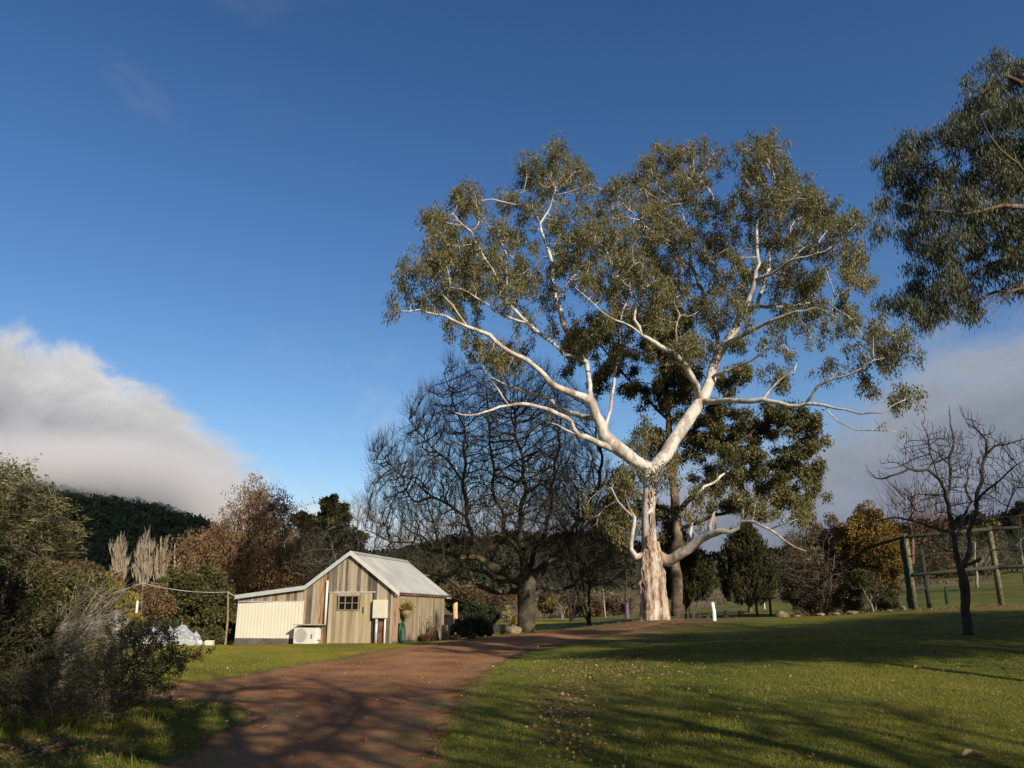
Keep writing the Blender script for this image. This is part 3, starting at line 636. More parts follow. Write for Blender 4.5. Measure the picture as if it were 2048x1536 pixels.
# rough lower trunk sleeve
mbt = MB(); zs = np.linspace(-.35, W(1300, 1083, GY0)[2] - gum_b[2], 28)
pts = np.array([[gum_b[0] + .03 * math.sin(z * 2), gum_b[1], gum_b[2] + z] for z in zs])
rr = np.interp(zs, [-.4, .1, .6, 1.4, 2.3, 2.9, 3.3, 3.8], [.84, .71, .64, .60, .63, .60, .46, .33])
S = 40; a = np.arange(S) * 2 * np.pi / S
rad = rr[:, None] * (1 + .07 * np.sin(a * 5 + 1)[None] + .05 * np.sin(a * 11 + zs[:, None] * .6) + .035 * rng.normal(size=(len(zs), S)) + .10 * np.sin(a * 6 + .5)[None] * np.clip(1 - zs[:, None] / 1.2, 0, 1))
v = pts[:, None] + np.stack([np.cos(a)[None] * rad, np.sin(a)[None] * rad, np.zeros_like(rad)], -1)
i = np.arange(len(zs) - 1)[:, None] * S; j = np.arange(S)[None]; j2 = (j + 1) % S
mbt.add(v.reshape(-1, 3), np.stack([i + j, i + j2, i + S + j2, i + S + j], -1).reshape(-1, 4), r=.5)
mbt.build('trunk', m_gumbase, gum, smooth=True)
# hanging bark strips
for (u, v, L_) in [(1299, 1070, 1.2), (1303, 1030, 1.0), (1294, 1100, .9), (1301, 985, .8), (1310, 1105, 1.0), (1288, 1118, .7), (1425, 1040, .6), (1322, 1120, .8), (1285, 1140, 1.1), (1306, 950, .7)]:
    c = W(u, v, GY0 - .42); n_ = 5; mbs = MB()
    for s_ in range(3):
        o_ = rng.normal(size=3) * [.1, .03, .1]; pp = np.array([c + o_ + [rng.normal() * .02 * t_, -.03 * t_, -L_ * t_ / n_] for t_ in range(n_ + 1)])
        mbs.twigs(pp[None], np.linspace(.05, .012, n_ + 1)[None] * (.6 + rng.random()), 3)
    mbs.build('bark_strip', m_gumtwig2, gum)

thin = np.where((r2 < .03))[0]; thin = thin[thin >= len(rd_)]; thin = thin[rng.random(len(thin)) < .8]
n0 = len(thin)
# fine twigs
T, rr_ = twig_set(P2, r2, ch2, par, .022, 1, .45, up=.5, rad=.006)
ok = rng.random(len(T)) < .8
tw = MB(); tw.twigs(T[ok], rr_[ok], 3); tw.build('twigs', m_gumbark, gum)
anc = np.concatenate([P2[thin], T[:, -1], T[:, 2]])
anc = anc[rng.random(len(anc)) < .42]; anc = np.concatenate([anc, anc[rng.random(len(anc)) < .45] + rng.normal(size=3) * .05 - np.array([0, 0, .28])]); per = max(2, int(250000 / len(anc)))
Pl, Dl, Wl = leaf_cloud(anc, per, .13, .165, .027, hang=.6)
lf = MB(); lf.leaves(Pl, Dl, Wl, r=np.clip(np.repeat(rng.random(len(anc)), per) * .55 + .45 * rng.random(len(Pl)), 0, 1)); lf.build('crown', m_gumleaf, gum)

# ---------------------------------------------------------------- the darker gum behind it
g2b = hit(1352, 1240); g2b = np.array([W(1352, 1200, GY0 + 9)[0], GY0 + 9, g1(W(1352, 1200, GY0 + 9)[0], GY0 + 9)])
gum2 = thing('gum_tree', 'darker leafy gum tree standing directly behind the great white gum', 'tree', g2b)
lim = [[(1352, 1236, 9, 24), (1354, 1150, 9, 21), (1356, 1080, 9, 19), (1350, 1020, 9, 18), (1343, 950, 9, 16), (1342, 900, 9, 15), (1338, 840, 9, 12), (1332, 770, 9, 10), (1318, 700, 9, 9), (1304, 640, 9, 9), (1307, 590, 9, 8), (1310, 560, 9, 4)],
       [(1350, 1030, 9, 12), (1400, 980, 8, 10), (1450, 920, 7, 8), (1500, 870, 6.5, 6), (1560, 840, 6, 4)], [(1356, 1060, 9, 9), (1430, 1030, 8, 7), (1500, 1000, 7.5, 5), (1580, 960, 7, 3)],
       [(1342, 900, 9, 9), (1400, 850, 10, 7), (1450, 790, 11, 5), (1470, 740, 11, 3)], [(1338, 840, 9, 7), (1290, 790, 9.5, 5), (1240, 740, 10, 4), (1200, 690, 10, 3)], [(1332, 770, 9, 6), (1370, 700, 9, 5), (1380, 640, 9, 3)],
       [(1352, 1040, 9, 7), (1300, 1000, 10, 5), (1250, 980, 11, 3)]]
S2, q2, rr2 = skeleton(lim, GY0)
cl2 = [(1330,700,52,9),(1350,640,40,9),(1360,760,42,9),(1330,800,36,9),(1200,760,24,9),(1230,720,32,9),(1160,680,34,10),(1200,660,26,10),(1450,770,30,10),(1270,780,30,9),(1300,650,30,9),(1430,830,36,8),(1480,860,45,7),(1540,840,45,6),(1600,838,34,6),(1620,900,34,6),(1570,905,45,6),(1500,930,42,7),(1450,905,36,8),(1420,960,32,8),(1480,1000,34,7),(1540,978,40,7),(1600,965,36,7),(1632,990,18,7),(1400,1000,26,8),(1520,1028,14,7),(1225,1010,24,11),(1235,1060,34,11),(1195,1050,24,11),(1330,1035,30,9),(1350,1080,30,9),(1300,1010,20,10),(1390,900,28,9),(1410,880,20,9),(1635,850,14,6),(1600,1010,22,7),(1630,940,22,7),(1245,960,24,10),(1480,740,22,11),(1280,720,26,9),(1310,880,20,9),(1380,820,26,9),(1130,740,18,10), (1620,1040,18,7),(1560,1000,24,7)]
att = []
for (u, v, r_, y) in cl2:
    c = W(u, v, GY0 + y + rng.normal() * .6); kk = int(6 + 10 * (r_ / 30) ** 2); rm = r_ * (GY0 + y) / FPX
    att.append(c + rsph(kk) * rm * (rng.random((kk, 1)) ** .45) * np.array([1, 1.4, 1]))
P, par = colonize(S2, q2, np.concatenate(att), .36, .38, 90, jit=.2)
P2, r2, ch2, _ = wood(P, par, rr2, .010, 2.5, m_gum2bark, gum2, 'trunk', wob=.1)
thin = np.where(r2 < .03)[0]; thin = thin[thin >= len(rr2)]; T, rr_ = twig_set(P2, r2, ch2, par, .022, 1, .5, rad=.006)
anc = np.concatenate([P2[thin], T[:, -1], T[:, 2]]); anc = anc[rng.random(len(anc)) < .36]; per = max(2, int(135000 / len(anc)))
Pl, Dl, Wl = leaf_cloud(anc, per, .17, .20, .036, hang=.5)
lf = MB(); lf.leaves(Pl, Dl, Wl, r=np.clip(np.repeat(rng.random(len(anc)), per) * .5 + .4 * rng.random(len(Pl)), 0, 1)); lf.build('crown', m_gumleaf, gum2)

# ---------------------------------------------------------------- gum at the right edge
RY = 15.0; rb_ = np.array([15.2, RY - .5, g1(15.2, RY - .5)])
gum3 = thing('gum_tree', 'gum tree with drooping grey-green leaves leaning in from the right edge', 'tree', rb_)
lim = [[(2640, 1300, -.5, 70), (2610, 1000, -.4, 60), (2540, 700, -.2, 52), (2430, 480, 0, 44), (2300, 330, 0, 34), (2180, 240, 0, 24), (2080, 190, 0, 14), (2010, 150, 0, 7)],
       [(2430, 480, 0, 30), (2280, 440, -.5, 24), (2150, 425, -1, 16), (2047, 415, -1.3, 11), (2007, 411, -1.4, 8), (1958, 423, -1.5, 6), (1922, 429, -1.6, 5), (1850, 420, -1.7, 3), (1790, 400, -1.8, 2)],
       [(2540, 700, -.2, 24), (2350, 600, .4, 18), (2180, 540, .8, 12), (2047, 516, 1, 9), (1982, 528, 1.1, 7), (1934, 560, 1.2, 6), (1882, 564, 1.3, 4), (1820, 590, 1.4, 2)],
       [(2350, 610, .4, 12), (2180, 600, .2, 9), (2047, 576, 0, 7), (1990, 584, -.1, 6), (1942, 609, -.2, 5), (1890, 620, -.3, 3), (1850, 640, -.4, 2)],
       [(2300, 330, 0, 16), (2180, 320, 1, 12), (2050, 310, 1.5, 8), (1950, 300, 1.8, 5), (1850, 300, 2, 3), (1790, 320, 2, 2)], [(2150, 425, -1, 8), (2060, 360, -1.4, 6), (2000, 300, -1.6, 4), (1960, 230, -1.8, 2)],
       [(2300, 330, 0, 14), (2250, 200, 0, 10), (2150, 120, 0, 6), (2060, 110, 0, 3)], [(2430, 480, 0, 14), (2500, 300, 0, 10), (2480, 150, 0, 6)]]
S3, q3, rr3 = skeleton(lim, RY, .3)
cl3 = [(1990,128,34),(1962,180,42),(2035,165,50),(1930,235,36),(2000,240,60),(1880,265,36),(1838,285,26),(1800,300,28),(1775,340,26),(1820,340,45),(1880,340,55),(1950,330,60),(2020,330,60),(1778,400,26),(1830,410,45),(1900,420,50),(1980,420,50),(2040,430,40),(1775,445,18),(1840,470,25),(1880,490,35),(1930,500,30),(1835,520,22),(1870,545,28),(1990,490,35),(1800,590,22),(1850,600,30),(1900,620,24),(1785,612,12),(1900,560,25),(1940,605,18),(1960,550,25),(2030,500,35),(2040,560,20),
  (2100,130,60),(2110,250,70),(2110,380,70),(2110,500,50),(2200,150,80),(2220,300,90),(2230,450,80),(2350,200,90),(2380,380,90),(2480,250,90),(2560,420,80),(2500,100,70),(2300,40,80),(2380,540,60),(2200,560,40)]
att = []
for (u, v, r_) in cl3:
    c = W(u, v, RY + rng.normal() * .9); kk = int(8 + 12 * (r_ / 40) ** 2); rm = r_ * RY / FPX
    att.append(c + rsph(kk) * rm * (rng.random((kk, 1)) ** .45) * np.array([1, 1.6, 1]))
P, par = colonize(S3, q3, np.concatenate(att), .2, .22, 110, jit=.2)
P3, r3, ch3, _ = wood(P, par, rr3, .004, 2.5, m_gum2bark, gum3, 'trunk', wob=.08)
T, rr_ = twig_set(P3, r3, ch3, par, .010, 1, .34, up=.1, rad=.003, k=4, droop=.8)
tw = MB(); tw.twigs(T, rr_, 3)
bt = [W(2040 - 14 * i + rng.normal() * 25, 560 + rng.random() * 30, RY - .4) for i in range(9)]
for c in bt:
    for s_ in range(4):
        pp = [c]; f = unit(np.array([-.7, rng.normal() * .3, -.6 + rng.normal() * .35]))
        for j in range(5): f = unit(f + np.array([-.02, 0, -.02]) + .12 * rng.normal(size=3)); pp.append(pp[-1] + f * .2)
        tw.twigs(np.array(pp)[None], np.linspace(.004, .0015, 6)[None], 3)
tw.build('twigs', m_gumtwig2, gum3)
anc = np.concatenate([T[:, 2], T[:, 3], T[:, 4]]); per = max(2, int(170000 / len(anc)))
Pl, Dl, Wl = leaf_cloud(anc, per, .085, .115, .0095, hang=.72)
lf = MB(); lf.leaves(Pl, Dl, Wl, r=np.clip(np.repeat(rng.random(len(anc)), per) * .5 + .5 * rng.random(len(Pl)), 0, 1)); lf.build('crown', m_gumleaf2, gum3)
# ---------------------------------------------------------------- big bare oak
m_oaklimb = M('oak_limb', [(0, (.018, .014, .010)), (.5, (.048, .040, .027)), (.8, (.085, .073, .042)), (1, (.16, .145, .07))], nscale=1.8, nmix=.8, bump=.8, bscale=10, bdist=.06)
m_oaktwig = M('oak_twig', [(0, (.020, .016, .012)), (.5, (.062, .050, .036)), (1, (.17, .145, .095))], nscale=.35, nmix=.45)
ob_ = hit(1052, 1264); OY = ob_[1]
oak = thing('oak_tree', 'broad bare winter tree with mossy trunk between the shed and the white gum', 'tree', ob_)
lim = [[(1052, 1268, 0, 40), (1052, 1230, 0, 34), (1052, 1190, 0, 34), (1054, 1165, 0, 38), (1052, 1140, 0, 26), (1045, 1100, 0, 18), (1040, 1050, .5, 15), (1050, 980, .8, 12), (1040, 900, 1, 9), (1030, 820, 1, 5)],
       [(1045, 1168, 0, 24), (1010, 1140, -.5, 21), (975, 1126, -1, 18), (940, 1112, -1.4, 14), (890, 1108, -2, 11), (840, 1090, -2.5, 8), (780, 1080, -3, 5), (730, 1060, -3.4, 3)],
       [(1042, 1195, 0, 13), (1022, 1184, -.6, 13), (1002, 1182, -1.4, 11), (960, 1176, -2.4, 9), (920, 1172, -3, 7), (870, 1150, -3.6, 5), (830, 1146, -4, 3)],
       [(975, 1126, -1, 12), (945, 1080, -1, 12), (935, 1030, -1.2, 11), (928, 960, -1.4, 9), (930, 880, -1.5, 7), (905, 800, -1.6, 4), (890, 750, -1.6, 3)],
       [(935, 1030, -1.2, 8), (880, 1000, -1.6, 7), (830, 970, -2, 5), (780, 930, -2.2, 3), (740, 900, -2.4, 2)], [(928, 960, -1.4, 7), (870, 900, -1.8, 5), (820, 840, -2, 3)],
       [(1060, 1168, 0, 22), (1092, 1130, .6, 20), (1130, 1090, 1, 16), (1165, 1040, 1.4, 13), (1190, 980, 1.6, 10), (1200, 900, 1.8, 7), (1190, 820, 2, 4)],
       [(1130, 1090, 1, 9), (1180, 1070, 1.4, 8), (1230, 1040, 1.8, 6), (1260, 1000, 2, 4)],
       [(1053, 1150, 0, 16), (1075, 1090, 2, 12), (1100, 1020, 3, 10), (1110, 930, 3.6, 8), (1120, 850, 4, 5), (1115, 780, 4, 3)],
       [(1050, 1150, 0, 14), (1010, 1070, -2.5, 11), (990, 990, -3.4, 9), (985, 900, -4, 7), (980, 820, -4, 5), (970, 760, -4, 3)],
       [(1048, 1180, 0, 10), (1000, 1160, 2, 9), (950, 1140, 3, 7), (900, 1130, 4, 5)], [(1060, 1185, 0, 12), (1100, 1180, 1, 10), (1150, 1170, 2, 7), (1190, 1165, 3, 4)]]
S_, q_, rr_o = skeleton(lim, OY, .4); rr_o = rr_o * np.where(S_[:, 2] > W(1050, 1130, OY)[2], .72, 1.0)
A = ellipses([(990, 900, 185, 165), (880, 960, 130, 120), (830, 1010, 110, 100), (1090, 900, 130, 140), (1120, 1000, 130, 120), (960, 790, 80, 60), (1060, 800, 90, 60), (900, 1090, 140, 45), (780, 930, 45, 60), (860, 840, 55, 60), (1000, 1050, 150, 80), (1180, 1090, 80, 80), (900, 740, 22, 22), (880, 1150, 60, 18)], 9000, OY, 4.8)
S_[:, :] += np.where(np.arange(len(S_)) > 14, 1, 0)[:, None] * np.stack([.10 * np.sin(S_[:, 2] * 2.7 + S_[:, 0]), .1 * np.sin(S_[:, 0] * 2.3), .10 * np.sin(S_[:, 0] * 2.9 + 1)], 1)
_o = S_[np.clip(8, 0, len(S_) - 1)]; P, par = colonize(S_, q_, A, .30, .33, 130, trop=(0, 0, .42), jit=.32, maxch=3)
P2, r2, ch2, _ = wood(P, par, rr_o, .014, 1.98, m_oaklimb, oak, 'trunk', wob=.12)
T, rr_ = twig_set(P2, r2, ch2, par, .03, 3, .9, up=1.1, rad=.0085, k=3)
tw = MB(); tw.twigs(T, rr_, 3)
T2, rr2_ = twig_set(P2, r2, ch2, par, .014, 2, .5, up=.3, rad=.006, k=3, spread=1.6); tw.twigs(T2, rr2_, 3)
tw.build('crown', m_oaktwig, oak)
# ---------------------------------------------------------------- generic trees and shrubs
def bare_tree(label, base, h_px, ell, Y, n=900, trunk=.22, D=.35, bark=m_twig, twig=m_twig, L=.7, up=.4, cat='tree', name='bare_tree', group=None, per=2, rad=.008, droop=0.0, thr=.03, ry=None, leaf=None, nleaf=0, ls=(.06, .02), lhang=.3, tip=.009, spread=1.0, stems=1):
    b = np.array([W(base[0], 1200, Y)[0], Y, 0]); b[2] = g1(b[0], Y)
    root = thing(name, label, cat, b, group)
    top = W(h_px[0], h_px[1], Y)
    P0, q0, r0 = [b - [0, 0, .15]], [-1], [trunk]
    for s_ in range(stems):
        tp = top + (rng.normal(size=3) * np.array([.5, .5, .1]) * (stems > 1)) * np.linalg.norm(top - b) * .4; m_ = max(3, int(np.linalg.norm(tp - b) / D)); last = 0
        for i in range(1, m_ + 1):
            f = i / m_; P0.append(b * (1 - f) + tp * f + rng.normal(size=3) * .04); q0.append(last); r0.append(trunk * (1 - .6 * f) / (stems ** .5)); last = len(P0) - 1
    A = ellipses(ell, n, Y, ry)
    A = A[A[:, 2] > gz(A[:, 0], A[:, 1]) + .1]
    P, par = colonize(P0, q0, A, D, D * 1.1, 90, trop=(0, 0, up * .25), jit=.2)
    P2, r2, ch2, _ = wood(P, par, np.array(r0), tip, 2.4, bark, root, 'trunk', wob=.1)
    T, rr_ = twig_set(P2, r2, ch2, par, thr, per, L, up=up, rad=rad, droop=droop, spread=spread)
    tw = MB(); tw.twigs(T, rr_, 3)
    if leaf is None: tw.build('crown', twig, root)
    else:
        tw.build('twigs', twig, root)
        anc = np.concatenate([T[:, -1], T[:, 2], T[:, 1]]); pr = max(1, int(nleaf / len(anc)))
        Pl, Dl, Wl = leaf_cloud(anc, pr, ls[0] * 1.1, ls[0], ls[1], hang=lhang)
        l_ = MB(); l_.leaves(Pl, Dl, Wl); l_.build('crown', leaf, root)
    return root
def bush(label, ell, Y, n, leaf, ls=(.12, .045), cat='shrub', name='shrub', group=None, stem=m_twig, ry=None, hang=.1, up=.5, stems=9, base=None, hollow=.62, lumps=22, lump=.32, sprig=0):
    """leafy shrub: many small leaf clumps on stems, from picture ellipses"""
    cs = [(W(e[0], e[1], Y + (e[4] if len(e) > 4 else 0)), e) for e in ell]
    bx = np.mean([c[0][0] for c in cs]) if base is None else W(base, 1200, Y)[0]; b = np.array([bx, Y, g1(bx, Y)])
    root = thing(name, label, cat, b, group)
    f = MB(); st = MB(); tot = sum(e[2] * e[3] for _, e in cs)
    for c, e in cs:
        s = Y / FPX * .97; r = np.array([e[2] * s, ry if ry else (e[2] + e[3]) / 2 * s, e[3] * s]); fr = e[2] * e[3] / tot
        nl = max(6, int(lumps * len(cs) * fr)); d = rsph(nl)
        lc = c + d * r * (hollow + (1 - hollow) * rng.random((nl, 1))) * .92
        lr = (r.mean() * lump) * (.6 + .8 * rng.random(nl))
        g_ = gz(lc[:, 0], lc[:, 1]); lc = lc[lc[:, 2] > g_ - .05 + 0 * lr]; lr = lr[:len(lc)]
        if len(lc) == 0: continue
        k_ = max(20, int(n * fr / len(lc))); ctr = np.repeat(lc, k_, 0); rr = np.repeat(lr, k_)
        dd = rsph(len(ctr)); Pp = ctr + dd * rr[:, None] * (.55 + .5 * rng.random((len(ctr), 1)))
        D = unit(dd * .5 + rsph(len(ctr)) * .8 + np.array([0, 0, up - hang * 2])) * (ls[0] * (.6 + .8 * rng.random(len(ctr))))[:, None]
        Wv = unit(np.cross(D, rsph(len(ctr)))) * (ls[1] * (.7 + .6 * rng.random(len(ctr))))[:, None]
        k2 = Pp[:, 2] > gz(Pp[:, 0], Pp[:, 1]) + .01
        f.leaves(Pp[k2], D[k2], Wv[k2], r=np.clip(np.repeat(rng.random(len(lc)), k_) * .5 + .5 * rng.random(len(ctr)), 0, 1)[k2])
        for q_ in lc[rng.permutation(len(lc))[:stems]]:
            m_ = (b + q_) / 2 + rng.normal(size=3) * .12 * r.mean(); m_[2] = min(m_[2], q_[2])
            pts = np.array([b + [rng.normal() * .15, rng.normal() * .1, -.1], (b + m_) / 2 + rng.normal(size=3) * .05, m_, q_])
            st.twigs(pts[None], np.array([[.035, .026, .018, .008]]) * max(.35, r.mean() / 2), 5)
        if sprig:
            q_ = lc[rng.integers(0, len(lc), sprig)]; dq = unit((q_ - c) / r + .5 * rsph(sprig) + [0, 0, .3]); ln = r.mean() * .45
            T = np.stack([q_, q_ + dq * ln * .5, q_ + dq * ln + rng.normal(size=q_.shape) * .05 * ln], 1); st.twigs(T, np.array([[.008, .006, .003]]) * np.ones((sprig, 1)), 3)
    st.build('stems', stem, root); f.build('foliage', leaf, root)
    return root
m_dkgreen = leafmat('dark_green_leaf', (.014, .022, .010), (.032, .045, .016), (.07, .08, .028))
m_olive = leafmat('olive_leaf', (.036, .038, .012), (.078, .076, .023), (.155, .135, .043))
m_rust = leafmat('rust_leaf', (.080, .048, .024), (.145, .090, .043), (.24, .165, .080))
m_orange = leafmat('orange_leaf', (.070, .046, .013), (.150, .095, .018), (.26, .16, .030))
m_yellow = leafmat('yellow_leaf', (.11, .085, .012), (.20, .16, .022), (.32, .26, .045))
m_brown = leafmat('brown_leaf', (.050, .034, .016), (.105, .070, .034), (.18, .13, .064))
m_cypress = leafmat('cypress_leaf', (.016, .022, .009), (.040, .044, .016), (.095, .085, .032), ns=1.4)
m_olivebrown = leafmat('olive_brown_leaf', (.028, .026, .012), (.062, .055, .024), (.12, .10, .045))
m_darkolive2 = leafmat('shrub_leaf', (.036, .038, .016), (.080, .078, .032), (.155, .14, .06))
m_darkolive = leafmat('dark_olive_leaf', (.016, .018, .009), (.036, .038, .016), (.075, .072, .03))
m_lichen = leafmat('lichen_leaf', (.11, .10, .045), (.26, .25, .12), (.44, .42, .24))
m_paletwig = M('pale_twig', [(0, (.13, .115, .09)), (.5, (.24, .215, .165)), (1, (.36, .325, .25))], nscale=.8, nmix=.4)
m_poplar = M('poplar_twig', [(0, (.20, .17, .12)), (.5, (.31, .26, .19)), (1, (.42, .36, .27))], nscale=.4, nmix=.3)
m_rusttwig = M('reddish_twig', [(0, (.10, .055, .035)), (.5, (.18, .10, .06)), (1, (.28, .18, .11))], nscale=.6, nmix=.4)

# trees behind the shed
bare_tree('weeping rust-coloured birch behind the lean-to of the shed', (500, 1200), (520, 1030), [(520, 1080, 85, 95), (460, 1120, 75, 70), (570, 1120, 75, 65), (530, 1010, 42, 38), (430, 1150, 50, 40), (590, 1160, 70, 40), (400, 1100, 28, 35)], 62, 2200, .25, .5, m_rusttwig, m_rusttwig, 1.8, .3, name='birch_tree', per=2, rad=.011, droop=1.2, thr=.05, ry=3.5, leaf=m_rust, nleaf=52000, ls=(.16, .05), lhang=.7, stems=4)
bush('dark green pine rising behind the shed gable', [(662, 1020, 28, 30), (650, 1060, 48, 40), (640, 1110, 60, 45), (690, 1090, 40, 50), (610, 1040, 26, 16), (690, 1040, 22, 18), (640, 1150, 70, 40)], 72, 36000, m_olive, (.30, .10), 'tree', 'pine_tree', up=.7, hollow=.3, lumps=30, lump=.32)
bare_tree('pale grey bare tree reaching out between the pine and the broad bare tree', (725, 1200), (722, 1060), [(720, 1060, 60, 60), (650, 1120, 60, 50), (760, 1110, 60, 50), (700, 1150, 70, 35)], 58, 900, .16, .45, m_paletwig, m_paletwig, 1.3, .5, per=3, rad=.010, thr=.05, stems=3)
for i, (u, v0, v1, w_) in enumerate([(236, 1068, 1185, 20), (287, 1064, 1185, 25), (322, 1068, 1180, 19), (350, 1082, 1170, 11)]):
    lab = ['bare pale poplar standing apart on the left of the poplar row', 'widest bare pale poplar, second from the left in the row', 'slim pointed bare poplar beside the widest one', 'smallest bare poplar at the right end of the row'][i]
    hh = (v1 - v0)
    bare_tree(lab, (u, v1), (u, v0 + 4), [(u, v1 - hh * .28, w_ * .8, hh * .26), (u, v1 - hh * .5, w_ * .68, hh * .26), (u + 1, v1 - hh * .74, w_ * .36, hh * .19)], 150, 520, .30, .8, m_poplar, m_poplar, 2.0, 3.0, name='poplar_tree', per=11, rad=.055, thr=.12, group='bare poplars below the misty hill', spread=.35, tip=.03)
bare_tree('faint pair of bare poplars behind the lichen-covered branches', (85, 1190), (88, 1085), [(75, 1130, 20, 45), (95, 1125, 18, 50)], 150, 420, .3, .8, m_poplar, m_poplar, 3.0, 2.4, name='poplar_tree', per=3, rad=.036, thr=.12, spread=.35, tip=.03)
# hedge-like middle distance on the left
bush('large olive-green shrub left of the thin wooden pole', [(400, 1180, 60, 45), (360, 1215, 55, 45), (430, 1225, 50, 55), (380, 1255, 60, 35), (340, 1170, 28, 28)], 43, 42000, m_olive, (.13, .05), hollow=.6, lumps=26, sprig=12)
bush('yellow-flecked fruit tree left of the orange shrub', [(228, 1195, 32, 32), (250, 1225, 38, 36), (215, 1165, 16, 16), (235, 1250, 30, 26)], 37, 12000, m_yellow, (.12, .05), 'tree', 'fruit_tree', lumps=24, hollow=.35, lump=.26, sprig=30)
bush('orange-brown autumn shrub under the sagging wire', [(300, 1190, 34, 26), (315, 1215, 38, 34), (290, 1235, 24, 24)], 39, 13000, m_rust, (.11, .04), lumps=24, hollow=.35, lump=.28, sprig=30)
bush('wide dark green hedge tree in front of the hill', [(90, 1200, 75, 55), (160, 1190, 60, 45), (40, 1230, 60, 50), (130, 1240, 70, 40), (190, 1215, 30, 30)], 27, 60000, m_olive, (.09, .035), 'tree', 'hedge_tree', lumps=34)
bush('brown leafless thicket beyond the hedge', [(150, 1150, 60, 26), (210, 1160, 40, 22), (90, 1150, 60, 26), (360, 1160, 30, 18)], 95, 14000, m_brown, (.28, .09), name='thicket', cat='thicket', lumps=30, sprig=40)
bush('bright yellow-green spiky plant at the foot of the white prop', [(262, 1248, 16, 14)], 30, 900, m_yellow, (.22, .022), name='garden_plant', cat='plant', lumps=7, up=.9, hollow=.2)
bush('small rounded olive shrub right of the white netting', [(400, 1276, 26, 14), (425, 1272, 26, 15), (382, 1280, 16, 11)], 33.5, 9000, m_olive, (.07, .028), lumps=16)
bush('low green shrub bed running behind the netting', [(330, 1262, 40, 20), (460, 1262, 18, 18), (290, 1270, 30, 16)], 39, 9000, m_dkgreen, (.1, .04), lumps=14)
# shrubs beside the verandah
bush('rounded dark green shrub at the road edge beside the verandah', [(930, 1256, 26, 20), (955, 1252, 28, 22), (972, 1262, 18, 14), (915, 1262, 14, 12)], 37.5, 20000, m_dkgreen, (.07, .02), lumps=22, up=1.0, stems=18, hollow=.4)
bush('large black-green shrub in shade behind the verandah post', [(940, 1222, 34, 18), (975, 1230, 26, 16), (920, 1215, 22, 16)], 44, 14000, m_dkgreen, (.12, .045), lumps=18)
bush('small grey-leaved plant in front of the mossy trunk', [(1012, 1226, 8, 12), (1017, 1236, 10, 9)], 43, 1500, m_lichen, (.09, .03), name='garden_plant', cat='plant', lumps=8)
bush('low bright green plant against the mossy trunk', [(1026, 1240, 9, 8)], 45, 1200, m_yellow, (.1, .04), name='garden_plant', cat='plant', lumps=8)
bush('reddish bare shrub left of the mossy trunk', [(985, 1212, 20, 20), (1000, 1222, 14, 12)], 47, 2600, m_brown, (.1, .03), lumps=10, sprig=60)
# conifers behind the white gum
def conifer(label, u, v0, v1, wd, Y, n=30000):
    x = W(u, 1200, Y)[0]; b = np.array([x, Y, g1(x, Y)]); root = thing('cypress_tree', label, 'tree', b, 'egg-shaped cypresses beyond the white post')
    top = W(u, v0, Y)[2]; bot = W(u, v1, Y)[2]; h = top - bot; rw = wd / 2 * Y / FPX * .97
    ns_ = 1100; t_ = rng.random(ns_) ** .85; prof = np.interp(t_, [0, .06, .25, .5, .75, .92, 1], [.35, .78, 1.0, .92, .66, .32, .04])
    a_ = rng.random(ns_) * 2 * np.pi; q_ = prof * rw * (.55 + .5 * rng.random(ns_) ** .5)
    q_ = q_ * (1 + .10 * np.sin(a_ * 3 + t_ * 7) + .08 * np.sin(a_ * 7 - t_ * 13)); c = np.stack([x + np.cos(a_) * q_, Y + np.sin(a_) * q_, bot + t_ * h + .25 * rng.normal(size=ns_) * (t_ > .5)], 1)
    out = np.stack([np.cos(a_), np.sin(a_), np.zeros(ns_)], 1)
    k_ = n // ns_; cc_ = np.repeat(c, k_, 0); oo = np.repeat(out, k_, 0); m_ = len(cc_)
    ax = unit(oo * .38 + np.array([0, 0, 1.0]) + .18 * rng.normal(size=(m_, 3)))
    Pp = cc_ + ax * (rng.random((m_, 1)) - .3) * .55 + rng.normal(size=(m_, 3)) * .035
    D = unit(ax + .35 * rsph(m_)) * .17; Wv = unit(np.cross(D, rsph(m_))) * .035
    f = MB(); f.leaves(Pp, D, Wv, r=np.clip(np.repeat(rng.random(ns_), k_) * .6 + .4 * rng.random(m_), 0, 1))
    tm = MB(); tm.tube([b - [0, 0, .2], b + [0, 0, (bot - b[2]) * .6], [x, Y, bot + h * .3]], [.20, .15, .1], 8)
    for s_ in range(5):
        an = s_ * 1.3; tm.tube([[x, Y, b[2] + .4 * (bot - b[2]) + .2], [x + .5 * math.cos(an), Y + .5 * math.sin(an), bot + .3], [x + .9 * math.cos(an), Y + .9 * math.sin(an), bot + .9]], [.08, .06, .04], 5)
    tm.build('trunk', m_oakbark, root, smooth=True); f.build('crown', m_cypress, root)
conifer('egg-shaped dark cypress to the right of the white post', 1499, 1062, 1209, 110, 55)
conifer('dark cypress half hidden behind the white gum trunk', 1374, 1095, 1203, 104, 52)
